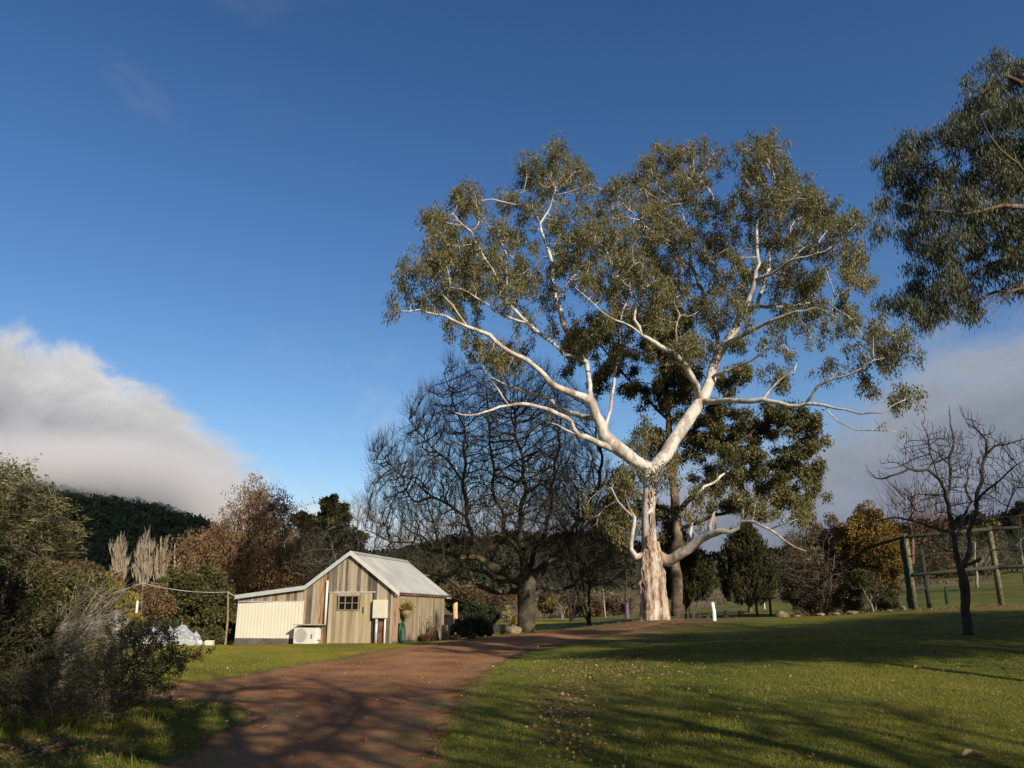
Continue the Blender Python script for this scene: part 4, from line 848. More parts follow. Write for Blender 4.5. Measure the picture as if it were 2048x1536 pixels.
# right-hand thicket
bush('tangled brown shrub mass right of the egg-shaped cypress', [(1620, 1130, 60, 75), (1600, 1180, 50, 45), (1655, 1080, 40, 50), (1680, 1160, 50, 60), (1640, 1200, 60, 26)], 44, 34000, m_brown, (.11, .035), lumps=34, hollow=.45, sprig=150, stems=16, lump=.25)
bare_tree('grey twiggy bare shrub arching over the brown thicket', (1650, 1226), (1640, 1090), [(1610, 1120, 60, 60), (1640, 1160, 70, 60), (1690, 1110, 30, 60)], 42.5, 650, .08, .3, m_twig, m_twig, .7, .2, per=3, rad=.008, thr=.03, ry=1.5, stems=5, name='bare_shrub', cat='shrub')
bush('orange-gold autumn shrub beside the netting frame', [(1750, 1090, 52, 62), (1738, 1040, 38, 36), (1700, 1085, 34, 44), (1780, 1120, 34, 50), (1760, 1170, 40, 40), (1720, 1110, 30, 40), (1788, 1070, 18, 30)], 42, 42000, m_orange, (.10, .035), lumps=30, hollow=.5, sprig=60, lump=.28)
bush('dark olive undergrowth below the orange shrub', [(1720, 1180, 50, 34), (1770, 1195, 30, 22), (1690, 1200, 40, 22)], 40, 18000, m_olive, (.08, .03), lumps=18, sprig=50)
bare_tree('pale dead-looking stems rising from the foot of the undergrowth', (1745, 1218), (1745, 1180), [(1745, 1190, 36, 24)], 38.5, 130, .07, .25, m_paletwig, m_paletwig, .4, .3, per=1, rad=.01, thr=.03, ry=.6, stems=4, name='bare_shrub', cat='shrub')
bare_tree('tall pale reddish bare tree behind the netting frame', (1830, 1200), (1822, 985), [(1820, 1020, 45, 50), (1860, 1050, 45, 40), (1800, 1070, 40, 40)], 90, 700, .22, .7, m_rusttwig, m_rusttwig, 2.2, 1.2, per=3, rad=.02, thr=.08, spread=.6, tip=.02)
bush('round olive tree crown beyond the top rail of the netting', [(1968, 1052, 34, 26), (1955, 1080, 40, 26)], 110, 9000, m_olive, (.35, .12), 'tree', 'round_tree', lumps=18)
bush('dark narrow cypress at the right edge of the view', [(2036, 1020, 12, 18), (2040, 1050, 14, 30), (2042, 1090, 14, 34)], 80, 9000, m_dkgreen, (.25, .07), 'tree', 'cypress_tree', lumps=16)
bare_tree('white-stemmed bare tree seen through the net near the middle', (1958, 1180), (1950, 1085), [(1950, 1110, 36, 40), (1930, 1090, 26, 30)], 88, 360, .16, .6, m_paletwig, m_paletwig, 1.6, .9, per=3, rad=.016, thr=.06, spread=.6, name='bare_tree')
bare_tree('white-stemmed bare tree just right of the tall right net post', (2056, 1180), (2040, 1080), [(2036, 1110, 40, 50), (2060, 1090, 36, 40)], 78, 420, .16, .6, m_paletwig, m_paletwig, 1.6, .9, per=3, rad=.014, thr=.06, spread=.6)
bush('brown scrub band on the slope seen through the net', [(1870, 1130, 60, 28), (1960, 1120, 60, 28), (2050, 1115, 50, 28), (1840, 1100, 40, 22)], 125, 16000, m_brown, (.35, .12), name='thicket', cat='thicket', lumps=30, sprig=30)
# far saplings and bare trees between the trunks
bare_tree('dark many-branched bare tree filling the gap between the broad bare tree and the white gum', (1178, 1240), (1185, 1090), [(1180, 1060, 90, 80), (1130, 980, 70, 60), (1200, 1130, 80, 50), (1150, 1120, 70, 50), (1230, 1000, 40, 60)], 56, 1900, .2, .4, m_oaklimb, m_oaktwig, 1.1, .1, per=3, rad=.013, thr=.05, ry=3, stems=3, droop=.6, tip=.014)
bare_tree('dark bare tree on the lawn between the two big trunks', (1144, 1232), (1142, 1120), [(1140, 1150, 75, 60), (1180, 1130, 60, 50), (1100, 1160, 50, 40)], 74, 900, .26, .55, m_darktwig, m_darktwig, 1.3, .4, per=2, rad=.016, thr=.05, ry=3.5, stems=2)
bare_tree('bare grey tree with lilac trunk guard left of the white gum', (1254, 1232), (1252, 1130), [(1250, 1150, 40, 55), (1270, 1180, 30, 30)], 68, 420, .16, .5, m_twig, m_twig, 1.2, .3, per=2, rad=.013, thr=.05, ry=2)
bare_tree('thin white-trunked sapling on the far lawn edge', (1210, 1238), (1206, 1180), [(1200, 1190, 22, 18)], 82, 110, .09, .5, m_paletwig, m_paletwig, .9, .5, per=2, rad=.012, thr=.05, name='sapling')
bare_tree('multi-stemmed pale shrub at the far lawn edge left of the dark bare tree', (1124, 1238), (1122, 1215), [(1122, 1218, 18, 12)], 84, 90, .07, .4, m_paletwig, m_paletwig, .7, .4, per=2, rad=.012, thr=.05, stems=3, name='bare_shrub', cat='shrub')
for lab, e, Y, m_ in (('reddish twiggy shrub left of the dark bare tree', [(1128, 1212, 16, 16)], 96, m_rust), ('yellow shrub near the broad bare trunk on the far lawn edge', [(1100, 1210, 12, 16)], 98, m_yellow), ('russet shrub near the thin sapling', [(1178, 1226, 8, 10)], 92, m_rust),
                      ('brown scrub left of the white gum trunk', [(1240, 1210, 34, 22), (1200, 1205, 34, 24)], 104, m_brown), ('dull green scrub behind the dark bare tree', [(1160, 1206, 30, 22), (1185, 1212, 20, 18)], 108, m_olive),
                      ('wide brown scrub between shed and mossy trunk', [(960, 1195, 60, 26), (1020, 1200, 40, 22), (900, 1185, 40, 22)], 100, m_brown), ('olive scrub right of the mossy trunk', [(1090, 1205, 16, 20)], 102, m_olive)):
    bush(lab, e, Y, 5200, m_, (.26, .08), lumps=20, sprig=60, hollow=.4)
# brown bracken field slope: scrub reading as one mass
sx_ = np.concatenate([rng.uniform(-30, 60, 1500)]); sy_ = rng.uniform(104, 190, 1500); sz_ = gz(sx_, sy_)
f = MB(); ctr = np.repeat(np.stack([sx_, sy_, sz_], 1), 9, 0); m_ = len(ctr)
Pp = ctr + rng.normal(size=(m_, 3)) * [.9, .9, .12]; D = unit(rsph(m_) * .5 + [0, 0, 1]) * (.3 + .5 * rng.random((m_, 1))); Wv = unit(np.cross(D, rsph(m_))) * .07
f.leaves(Pp, D, Wv); o = f.build('dry_scrub', m_brown, org=(0, 0, 0)); tag(o, 'dry brown undergrowth covering the far slope', 'undergrowth', kind='stuff')

# ---------------------------------------------------------------- small bare tree on the right lawn
sb = hit(1935, 1271); SY = sb[1]
st_ = thing('bare_tree', 'small dark bare tree with upcurved twigs on the right lawn', 'tree', sb)
lim = [[(1937, 1275, 0, 23), (1934, 1240, 0, 18), (1931, 1205, 0, 17), (1929, 1173, 0, 18), (1926, 1150, 0, 17), (1919, 1128, 0, 12), (1912, 1105, 0, 10), (1905, 1064, 0, 9), (1898, 1025, 0, 8), (1895, 1003, 0, 8), (1890, 980, -.2, 7), (1882, 963, -.3, 6.5), (1855, 939, -.6, 6), (1817, 937, -.8, 5), (1795, 948, -1, 4), (1780, 952, -1, 3.5), (1753, 957, -1.1, 2.5), (1736, 940, -1.2, 1.5)],
       [(1896, 1003, 0, 7), (1900, 969, .3, 6.5), (1899, 912, .5, 6), (1905, 864, .6, 4), (1901, 832, .7, 2)],
       [(1927, 1142, 0, 12), (1933, 1118, .1, 10), (1939, 1081, .2, 8), (1946, 1045, .3, 8), (1953, 1010, .3, 8), (1958, 975, .4, 7), (1963, 942, .5, 6.5), (1973, 908, .6, 6), (1973, 880, .6, 4), (1950, 855, .4, 3), (1935, 848, .3, 2), (1925, 830, .2, 1.5)],
       [(1973, 908, .6, 5), (1988, 893, .5, 4), (2014, 888, .4, 4), (2048, 878, .3, 3), (2075, 865, .2, 2)],
       [(1905, 1070, 0, 7), (1922, 1037, .5, 6), (1935, 1015, .8, 5), (1943, 1003, 1, 5), (1930, 975, 1.2, 4), (1935, 940, 1.3, 3), (1945, 900, 1.4, 2)],
       [(1903, 1064, 0, 8), (1880, 1060, -.3, 7), (1858, 1054, -.5, 6), (1835, 1044, -.7, 5), (1817, 1040, -.9, 4.5), (1777, 1037, -1.2, 3.5), (1750, 1043, -1.4, 2.5), (1725, 1053, -1.5, 1.5)],
       [(1943, 1056, .3, 7), (1970, 1041, .6, 6), (1993, 1034, .8, 5), (2025, 1036, 1, 4.5), (2050, 1030, 1.2, 3.5), (2090, 1045, 1.3, 2)], [(2000, 1034, .8, 4), (2020, 1046, .4, 3), (2060, 1058, .2, 2)],
       [(1932, 1138, 0, 7), (1945, 1127, -.3, 6.5), (1963, 1117, -.6, 6)],
       [(1954, 1005, .3, 6), (1968, 985, 0, 5), (1993, 966, -.4, 4), (2015, 945, -.6, 3.5), (2034, 929, -.8, 3), (2050, 920, -.9, 2)],
       [(1885, 968, -.3, 4), (1868, 925, -.2, 4), (1858, 890, -.1, 3), (1845, 850, 0, 2), (1848, 826, 0, 1.2)],
       [(1899, 930, .4, 4), (1875, 905, .2, 3), (1850, 880, 0, 2)], [(1912, 1105, 0, 4), (1890, 1100, .5, 3), (1870, 1085, .8, 2)],
       [(2010, 1034, .9, 4), (2020, 1000, .8, 3), (2035, 975, .7, 2), (2045, 955, .6, 1.3)], [(1820, 1040, -.9, 3), (1830, 1020, -.6, 2.5), (1815, 990, -.5, 2), (1800, 985, -.5, 1.2)]]
Ss, qs, rs = skeleton(lim, SY, .14)
A = ellipses([(1860, 905, 60, 50), (1935, 905, 60, 60), (2000, 930, 60, 60), (1910, 980, 60, 50), (1800, 930, 40, 22), (1840, 1010, 50, 40), (2010, 1010, 50, 30), (1860, 1090, 40, 24), (1930, 1000, 40, 60), (1980, 990, 40, 40), (2070, 960, 40, 60)], 900, SY, 1.5)
P, par = colonize(Ss, qs, A, .13, .2, 60, trop=(0, 0, .1), jit=.2, maxch=3)
P4, r4, ch4, _ = wood(P, par, rs, .009, 2.5, m_darktwig, st_, 'trunk', wob=.15)
T, rr_ = twig_set(P4, r4, ch4, par, .06, 1, .28, up=1.3, rad=.008, k=4, spread=1.7, taper=.8)
ok = rng.random(len(T)) < .62; tw = MB(); tw.twigs(T[ok], rr_[ok], 3); tw.build('crown', m_darktwig, st_)

# ---------------------------------------------------------------- left foreground
LB = hit(150, 1440)
lt_ = thing('lichen_tree', 'lichen-covered tree whose pale branches lean in from the left edge', 'tree', [W(-260, 1200, 12.5)[0], 12.5, g1(W(-260, 1200, 12.5)[0], 12.5)])
lim = [[(-260, 1480, 0, 60), (-255, 1300, 0, 50), (-240, 1150, 0, 44), (-200, 1050, 0, 34), (-120, 1000, 0, 20), (-50, 980, 0, 12), (20, 985, 0, 8), (80, 1010, 0, 5), (120, 1040, 0, 3)], [(-240, 1150, 0, 24), (-120, 1110, -.5, 16), (-30, 1090, -.7, 10), (40, 1095, -.8, 7), (90, 1120, -.9, 4), (120, 1150, -1, 2)],
       [(-200, 1050, 0, 16), (-130, 950, .5, 10), (-60, 930, .7, 6), (0, 935, .8, 4), (50, 930, .9, 2)], [(-240, 1100, 0, 20), (-100, 1060, 1, 12), (0, 1050, 1.2, 8), (70, 1060, 1.3, 5), (140, 1080, 1.4, 2)]]
Sl, ql, rl = skeleton(lim, 12.5, .25)
A = ellipses([(60, 1030, 75, 62), (20, 1010, 60, 60), (90, 1080, 50, 50), (30, 1110, 70, 26), (-60, 1050, 90, 90), (-80, 960, 80, 50), (15, 945, 30, 14), (110, 1060, 28, 22)], 1500, 12.5, .9)
P, par = colonize(Sl, ql, A, .12, .13, 80, jit=.25, maxch=3)
P5, r5, ch5, _ = wood(P, par, rl * .62, .003, 2.4, m_twig, lt_, 'trunk', wob=.1)
T, rr_ = twig_set(P5, r5, ch5, par, .012, 1, .17, up=.05, rad=.004, k=3, spread=1.2)
tw = MB(); tw.twigs(T, rr_, 3); tw.build('twigs', m_paletwig, lt_)
anc = np.concatenate([T[:, 1], T[:, 2], T[:, 3]]); Pl, Dl, Wl = leaf_cloud(anc[rng.random(len(anc)) < .55], 10, .024, .085, .007, hang=.1); Dl = Dl * [1.3, 1, .35]
l_ = MB(); l_.leaves(Pl, Dl, Wl); l_.build('lichen', m_lichen, lt_)
Pl, Dl, Wl = leaf_cloud(anc[rng.random(len(anc)) < .6], 8, .06, .06, .014, hang=.2)
l_ = MB(); l_.leaves(Pl, Dl, Wl); l_.build('crown', m_olive, lt_)
# cut brush heap of bare branches fanned to the right
hb_ = hit(70, 1400); HY = 15.0
hp = thing('brush_pile', 'heap of cut dead branches fanning over the log rails', 'brush pile', [W(90, 1200, HY)[0], HY, g1(W(90, 1200, HY)[0], HY)])
b1 = MB()
def fan(mb, u, v, Y, ang0, ang1, L, n, r0, sub=5):
    o = W(u, v, Y)
    for i in range(n):
        a_ = R(ang0 + (ang1 - ang0) * rng.random()); d = unit(np.array([math.cos(a_), rng.normal() * .25, math.sin(a_)])); l_ = L * (.5 + .6 * rng.random())
        pts = [o + rng.normal(size=3) * .12]; f = d
        for j in range(6): f = unit(f + .1 * rng.normal(size=3) + [0, 0, -.02]); pts.append(pts[-1] + f * l_ / 6)
        pts = np.array(pts); pts[:, 2] = np.maximum(pts[:, 2], gz(pts[:, 0], pts[:, 1]) + .02); mb.tube(pts, np.linspace(r0, .003, 7) * (.5 + rng.random() * .7), 5, cap=False)
        for s_ in range(sub):
            k_ = rng.integers(2, 7); q0 = pts[k_]; f2 = unit(f + .55 * rng.normal(size=3)); T = [q0]
            for j in range(4): f2 = unit(f2 + .15 * rng.normal(size=3)); T.append(T[-1] + f2 * L * .07)
            mb.twigs(np.array(T)[None], np.linspace(.005, .002, 5)[None], 3)
fan(b1, 95, 1325, 15.0, 35, 75, 1.7, 26, .022); fan(b1, 110, 1300, 15.3, 8, 45, 1.7, 34, .014, 7); fan(b1, 120, 1340, 15.0, -6, 22, 1.5, 26, .012, 7); fan(b1, -60, 1325, 14.5, -12, 12, 2.0, 30, .02, 8); fan(b1, 60, 1360, 14.2, -30, 5, 1.2, 18, .012, 6); fan(b1, 20, 1300, 15.5, 100, 170, 1.3, 20, .014, 6)
b1.build('branches', m_paletwig, hp)
# dark dense shrub at left edge, two nearer shrubs
bush('shadowy dark shrub filling the left edge under the lichen branches', [(-20, 1300, 110, 110), (20, 1240, 80, 60), (-60, 1200, 90, 90), (40, 1380, 90, 70), (-40, 1440, 110, 60)], 13.6, 34000, m_darkolive2, (.055, .02), lumps=26, hollow=.5, sprig=60, ry=.8)
bush('russet-tinged low shrub between the dark shrub and the brush heap', [(20, 1280, 40, 36), (70, 1262, 34, 30), (30, 1330, 50, 26)], 16.5, 15000, m_brown, (.04, .016), lumps=22, hollow=.3, sprig=120, ry=.5)
def spray_bush(label, base, sprays, Y, leaf, nl, ls, bark=m_darktwig):
    b = hit(*base); root = thing('shrub', label, 'shrub', b); P0 = [b - [0, 0, .08]]; q0 = [-1]; r0 = [.035]
    A = ellipses(sprays, 1100, b[1], .55)
    A = A[A[:, 2] > gz(A[:, 0], A[:, 1]) + .08]
    P, par = colonize(P0, q0, A, .10, .11, 120, trop=(0, 0, .12), jit=.25, maxch=4)
    P2, r2, ch2, _ = wood(P, par, np.array(r0), .0025, 2.3, bark, root, 'stems', wob=.1)
    T, rr_ = twig_set(P2, r2, ch2, par, .006, 1, .14, up=.3, rad=.0022, k=3, spread=1.3)
    tw = MB(); tw.twigs(T, rr_, 3); tw.build('twigs', bark, root)
    anc = np.concatenate([T[:, 1], T[:, 2], T[:, 3]]); per = max(1, int(nl / len(anc))); Pl, Dl, Wl = leaf_cloud(anc, per, .025, ls[0], ls[1], hang=.1)
    l_ = MB(); l_.leaves(Pl, Dl, Wl); l_.build('foliage', leaf, root)
spray_bush('loose dark-leaved shrub spreading sprays towards the driveway', (215, 1425), [(260, 1300, 50, 45), (200, 1350, 70, 55), (310, 1290, 40, 38), (340, 1330, 40, 26), (280, 1360, 40, 30), (230, 1390, 50, 40), (365, 1318, 30, 10), (300, 1340, 60, 20), (170, 1400, 40, 30), (300, 1262, 26, 16), (385, 1312, 18, 8), (330, 1385, 30, 10), (250, 1260, 14, 26)], 12.5, m_darkolive2, 17000, (.035, .012))
spray_bush('brown twiggy shrub in front of the brush heap', (110, 1462), [(100, 1400, 90, 50), (180, 1350, 50, 40), (60, 1430, 70, 50), (210, 1420, 50, 30), (20, 1380, 70, 70), (140, 1330, 30, 30), (240, 1370, 30, 24)], 11.5, m_olivebrown, 9000, (.03, .009), m_twig)
# ================================================================== THE SHED
O = np.array([W(793, 1200, 34.5)[0], 34.5, .42]); YAW = R(14.2)
Lv = np.array([-math.cos(YAW), math.sin(YAW), 0]); Sv = np.array([math.sin(YAW), math.cos(YAW), 0]); Zv = np.array([0, 0, 1.0]); AX = np.array([Lv, Sv, Zv])
def sp(d, e, z): return O + Lv * d + Sv * e + Zv * (z - O[2])   # d: along the front to the left, e: depth, z: height above datum
GB = .36
def roof_z(d):
    return np.interp(d, [-.12, 2.13, 4.18, 7.5], [2.50, 4.16, 2.74, 2.36])
m_wood = M('weathered_boards', [(0, (.055, .045, .035)), (.2, (.12, .10, .078)), (.36, (.21, .18, .135)), (.52, (.33, .27, .18)), (.66, (.36, .33, .26)), (.78, (.33, .27, .19)), (.85, (.38, .20, .09)), (.92, (.13, .075, .045)), (1, (.44, .40, .31))], nscale=2.6, nmix=.24, stretch=(4.5, 4.5, .5), bump=.4, bscale=14, detail=6)
m_door = M('yellowish_boards', [(0, (.19, .155, .10)), (.4, (.32, .26, .165)), (.75, (.40, .335, .215)), (1, (.48, .42, .30))], nscale=3, nmix=.45, stretch=(2.5, 2.5, .2), bump=.3, bscale=14)
m_side = M('grey_tan_boards', [(0, (.12, .09, .06)), (.4, (.24, .195, .13)), (.8, (.32, .275, .19)), (1, (.38, .34, .25))], nscale=2.4, nmix=.55, stretch=(2.2, 2.2, .22), bump=.4, bscale=14)
m_roof = M('galvanised_roof', [(0, (.24, .25, .235)), (.5, (.30, .315, .305)), (1, (.36, .375, .365))], nscale=.9, nmix=.8, rough=.5, spec=.4, stretch=(1, 1, .5))
m_barge = M('painted_barge', [(0, (.36, .40, .40)), (1, (.44, .48, .48))], nscale=4, nmix=.9, rough=.5)
m_bargew = M('white_barge', [(0, (.50, .49, .45)), (1, (.60, .585, .54))], nscale=4, nmix=.9, rough=.5)
m_cream = M('cream_cladding', [(0, (.62, .57, .46)), (1, (.68, .63, .52))], nscale=1.2, nmix=.9, rough=.45)
m_white = M('white_plastic', [(0, (.54, .54, .51)), (1, (.64, .64, .61))], nscale=3, nmix=.8, rough=.4)
m_creambox = M('cream_enamel', [(0, (.54, .505, .41)), (1, (.62, .585, .48))], nscale=2, nmix=.9, rough=.4)
m_dark = M('dark_interior', [(0, (.006, .006, .006)), (1, (.012, .011, .01))], rough=.8, spec=.05)
m_grey = M('grey_plastic', [(0, (.36, .35, .30)), (1, (.46, .45, .40))], nmix=.8)
m_galv = M('galvanised_pipe', [(0, (.30, .33, .34)), (.6, (.48, .51, .52)), (1, (.62, .64, .63))], nscale=3, nmix=.7, rough=.45, metal=.3)
m_rustsheet = M('rusted_sheet', [(0, (.07, .03, .022)), (.5, (.17, .075, .05)), (1, (.30, .24, .2))], nscale=3, nmix=.8)
m_conc = M('dark_footing', [(0, (.06, .055, .045)), (1, (.16, .145, .12))], nscale=3, nmix=.8, bump=.4)
m_terra = M('terracotta', [(0, (.28, .10, .055)), (1, (.42, .18, .10))], nscale=5, nmix=.8)
m_green = M('green_hose', [(0, (.008, .055, .035)), (1, (.02, .12, .075))], nscale=8, nmix=.3, rough=.35)
m_black = M('black_plastic', [(0, (.012, .012, .013)), (1, (.03, .03, .032))], rough=.5)
m_log = M('cut_log', [(0, (.12, .09, .055)), (.5, (.24, .18, .105)), (1, (.38, .30, .18))], nscale=4, nmix=.7, bump=.5, bscale=18)
m_orange = M('bare_pine_post', [(0, (.38, .20, .09)), (.5, (.52, .32, .16)), (1, (.62, .43, .25))], nscale=6, nmix=.8, bump=.4)
shed = thing('wooden_shed', 'old weathered board shed with grey iron gable roof and cream-clad lean-to', 'shed', sp(2, 0, GB))
# front boards
def boards(mb, d0, d1, zlo, ztop, w=.15, t=.022, e=0.0, skip=None, col=None, side=False):
    d = d0
    while d < d1 - .01:
        ww = min(w * (.75 + .5 * rng.random()), d1 - d); a_, b_ = d + .0045, d + ww - .0045; top = ztop if not callable(ztop) else None
        t_ = t * (.8 + .35 * rng.random()); za, zb = (ztop(a_), ztop(b_)) if callable(ztop) else (ztop, ztop)
        segs = [(zlo, za, zb)]
        if skip and skip[0] < (a_ + b_) / 2 < skip[1]: segs = [(zlo, skip[2], skip[2]), (skip[3], za, zb)]
        for (z0, z1, z2) in segs:
            if z1 - z0 < .03: continue
            F = (lambda d_, e_, z_: sp(d_, e_, z_)) if not side else (lambda d_, e_, z_: sp(e_, d_, z_))
            v = [F(a_, e - t_, z0), F(b_, e - t_, z0), F(b_, e - t_, z2), F(a_, e - t_, z1), F(a_, e, z0), F(b_, e, z0), F(b_, e, z2), F(a_, e, z1)]
            q_ = [(0, 1, 2, 3), (5, 4, 7, 6), (0, 3, 7, 4), (1, 5, 6, 2), (3, 2, 6, 7), (0, 4, 5, 1)]
            mb.add(v, q_, r=rng.random() if col is None else col())
        d += ww
mb = MB(); rz = lambda d: float(roof_z(d)) - .07
boards(mb, 0.10, 4.30, GB, rz, skip=(1.07, 3.06, GB, 2.47)); boards(mb, 4.30, 7.42, 2.0, rz, w=.14)
mb.box(sp(2.15, .06, 1.6), (4.3, .08, 2.0), AX, r=.0)
mb.build('front_wall', m_wood, shed)
mb = MB()
v = [sp(.02, .02, GB), sp(7.4, .02, GB), sp(7.4, .02, rz(7.4)), sp(4.18, .02, rz(4.18)), sp(2.13, .02, rz(2.13)), sp(.02, .02, rz(.05))]
mb.add(v, [(0, 1, 2, 3), (0, 3, 4, 5)], r=.05)
mb.add([sp(.02, 6.1, GB), sp(7.4, 6.1, GB), sp(7.4, 6.1, rz(7.4)), sp(4.18, 6.1, rz(4.18)), sp(2.13, 6.1, rz(2.13)), sp(.02, 6.1, rz(.05))], [(3, 2, 1, 0), (5, 4, 3, 0)], r=.3)
mb.add([sp(7.4, .02, GB), sp(7.4, 6.1, GB), sp(7.4, 6.1, rz(7.4)), sp(7.4, .02, rz(7.4))], [(0, 1, 2, 3)], r=.3)
mb.build('rear_wall', m_wood, shed)
# side wall with cover battens
mb = MB(); boards(mb, 0.0, 6.1, GB + .12, 2.44, w=.21, t=.018, e=.0, side=True)
d = .1
while d < 6.1:
    mb.box(sp(-.033, d, 1.46), (.026, .045, 1.95), AX); d += .20 * (.85 + .3 * rng.random())
mb.box(sp(.03, 3.05, 1.4), (.03, 6.08, 2.06), AX, r=.1)
mb.build('side_wall', m_side, shed)
mb = MB(); mb.box(sp(.05, -.012, 1.43), (.11, .06, 2.14), AX, r=.95); mb.box(sp(-.035, .07, 1.43), (.035, .13, 2.12), AX, r=.9); mb.build('corner_board', m_bargew if False else m_wood, shed)
mb = MB(); mb.box(sp(-.06, 3.05, 2.44), (.10, 6.12, .13), AX, r=.3); mb.build('side_fascia', m_rustsheet, shed)
mb = MB(); mb.box(sp(-.02, 3.0, 2.36), (.05, 6.3, .06), AX, r=.9); mb.build('eave_batten', m_side, shed)
# roof slabs, corrugated
def corr(mb, d0, z0, d1, z1, e0, e1, pitch=.11, amp=.012):
    n_ = int((e1 - e0) / pitch * 6); es = np.linspace(e0, e1, n_); o = amp * np.sin(es / pitch * 2 * np.pi)
    nrm = unit(np.array([-(z1 - z0), 0, d1 - d0]) * (1 if d1 > d0 else -1)); V = []
    for (dd, zz) in ((d0, z0), (d1, z1)):
        for th in (0, -.02): V.append([sp(dd + nrm[0] * (q_ + th), e_, zz + nrm[2] * (q_ + th)) for e_, q_ in zip(es, o)])
    V = np.array(V)  # rows: d0 top, d0 bottom, d1 top, d1 bottom
    i = np.arange(n_ - 1); q = [np.stack([i, i + 1, 2 * n_ + i + 1, 2 * n_ + i], 1), np.stack([n_ + i, 3 * n_ + i, 3 * n_ + i + 1, n_ + i + 1], 1), np.stack([i, n_ + i, n_ + i + 1, i + 1], 1), np.stack([2 * n_ + i, 2 * n_ + i + 1, 3 * n_ + i + 1, 3 * n_ + i], 1)]
    mb.add(V.reshape(-1, 3), np.concatenate(q), r=.5)
mb = MB(); corr(mb, -.16, 2.475, 2.13, 4.18, -.13, 6.45); mb.build('roof', m_roof, shed)
mb = MB(); corr(mb, 4.20, 2.74, 2.13, 4.18, -.13, 6.45); mb.build('left_roof', m_roof, shed)
mb = MB(); corr(mb, 7.50, 2.35, 4.20, 2.73, -.13, 6.3); mb.build('lean_to_roof', m_roof, shed)
mb = MB()
for a_, b_ in ((2.13 - .17, 2.13), (2.13, 2.30)):
    za, zb = (4.09, 4.215) if a_ < 2 else (4.215, 4.09); v = [sp(a_, -.14, za), sp(a_, 6.47, za), sp(b_, 6.47, zb), sp(b_, -.14, zb)]; mb.add(v + [p_ - [0, 0, .01] for p_ in v], [(0, 1, 2, 3), (7, 6, 5, 4), (0, 3, 7, 4), (1, 5, 6, 2)], r=.8)
mb.build('ridge_cap', m_roof, shed)
def barge(name, d0, z0, d1, z1, mat, wd=.17):
    mb = MB(); v = [sp(d0, -.18, z0), sp(d1, -.18, z1), sp(d1, -.18, z1 - wd), sp(d0, -.18, z0 - wd)]; v += [p_ + Sv * .03 for p_ in v]
    mb.add(v, [(3, 2, 1, 0), (4, 5, 6, 7), (0, 1, 5, 4), (2, 3, 7, 6), (1, 2, 6, 5), (0, 4, 7, 3)], r=.5); return mb.build(name, mat, shed)
tag(barge('barge_board', 2.129, 4.22, -.18, 2.52, m_bargew, .20), 'white barge board on the right slope of the gable')
tag(barge('barge_board', 4.199, 2.78, 2.131, 4.22, m_barge, .19), 'grey-blue barge board on the left slope of the gable')
tag(barge('barge_board', 7.52, 2.40, 4.201, 2.78, m_barge, .17), 'long grey-blue barge board over the lean-to')
# cream cladding and footing
mb = MB(); n_ = 320; ds = np.linspace(4.20, 7.38, n_); prof = -.075 - .006 * (np.abs((ds / .16) % 1 - .5) < .28); zt = np.interp(ds, [4.2, 7.4], [2.14, 2.04])
V = np.array([[sp(d, e, .60), sp(d, e, z)] for d, e, z in zip(ds, prof, zt)]).reshape(-1, 3); i = np.arange(n_ - 1) * 2
mb.add(V, np.stack([i, i + 1, i + 3, i + 2], 1), r=.5); mb.box(sp(7.385, -.03, 1.33), (.02, .10, 1.46), AX, r=.5); mb.build('cream_cladding', m_cream, shed)
mb = MB(); mb.box(sp(5.8, -.05, 2.115), (3.2, .06, .05), AX, r=.9); mb.build('flashing', m_galv, shed)
mb = MB(); mb.box(sp(5.85, -.03, .38), (3.14, .08, .44), AX, r=.2); mb.box(sp(2.15, -.0, .30), (4.2, .16, .16), AX, r=.9); mb.box(sp(-.02, 3.0, .42), (.1, 6.2, .22), AX, r=.7); mb.build('footing', m_conc, shed)
# doors
def leaf_door(d0, d1, win=None):
    mb = MB(); d = d0
    n_ = max(2, round((d1 - d0) / .19)); w_ = (d1 - d0) / n_
    for i in range(n_):
        a_, b_ = d0 + i * w_ + .004, d0 + (i + 1) * w_ - .004; zz = [(GB + .06, 2.45)]
        if win:
            if a_ >= win[0] - .01 and b_ <= win[1] + .01: zz = [(GB + .06, win[2]), (win[3], 2.45)]
        for z0, z1 in zz: mb.box(sp((a_ + b_) / 2, -.040 - .006 * rng.random(), (z0 + z1) / 2), (b_ - a_, .035, z1 - z0), AX)
    return mb.build('door', m_door, shed)
wb = (1.66, 2.62, 1.74, 2.36)
mb = MB()
n_ = 11; edges = np.linspace(1.08, 3.05, n_ + 1)
dA = MB(); dB = MB()
for (a_, b_) in zip(edges[:-1], edges[1:]):
    mb_ = dA if b_ <= 1.66 else dB
    mb_.box(sp((a_ + b_) / 2, -.040 - .008 * rng.random(), (GB + 2.45 + .06) / 2) if not (b_ > wb[0] + .05 and a_ < wb[1] - .05) else sp((a_ + b_) / 2, -.041, (GB + .06 + wb[2]) / 2),
            (b_ - a_ - .008, .035, (2.45 - GB - .06) if not (b_ > wb[0] + .05 and a_ < wb[1] - .05) else wb[2] - GB - .06), AX)
    if b_ > wb[0] + .05 and a_ < wb[1] - .05: mb_.box(sp((a_ + b_) / 2, -.041, (wb[3] + 2.45) / 2), (b_ - a_ - .008, .035, 2.45 - wb[3]), AX, r=.8)
door1 = dA.build('door', m_door, shed); tag(door1, 'narrow plain board door leaf beside the meter box')
door2 = dB.build('door', m_door, shed); tag(door2, 'wide board door leaf with the six-pane window')
h_ = MB(); h_.box(sp(1.45, -.075, 1.76), (.035, .04, .26), AX); h_.build('handle', m_black, door1)
wn_ = MB()
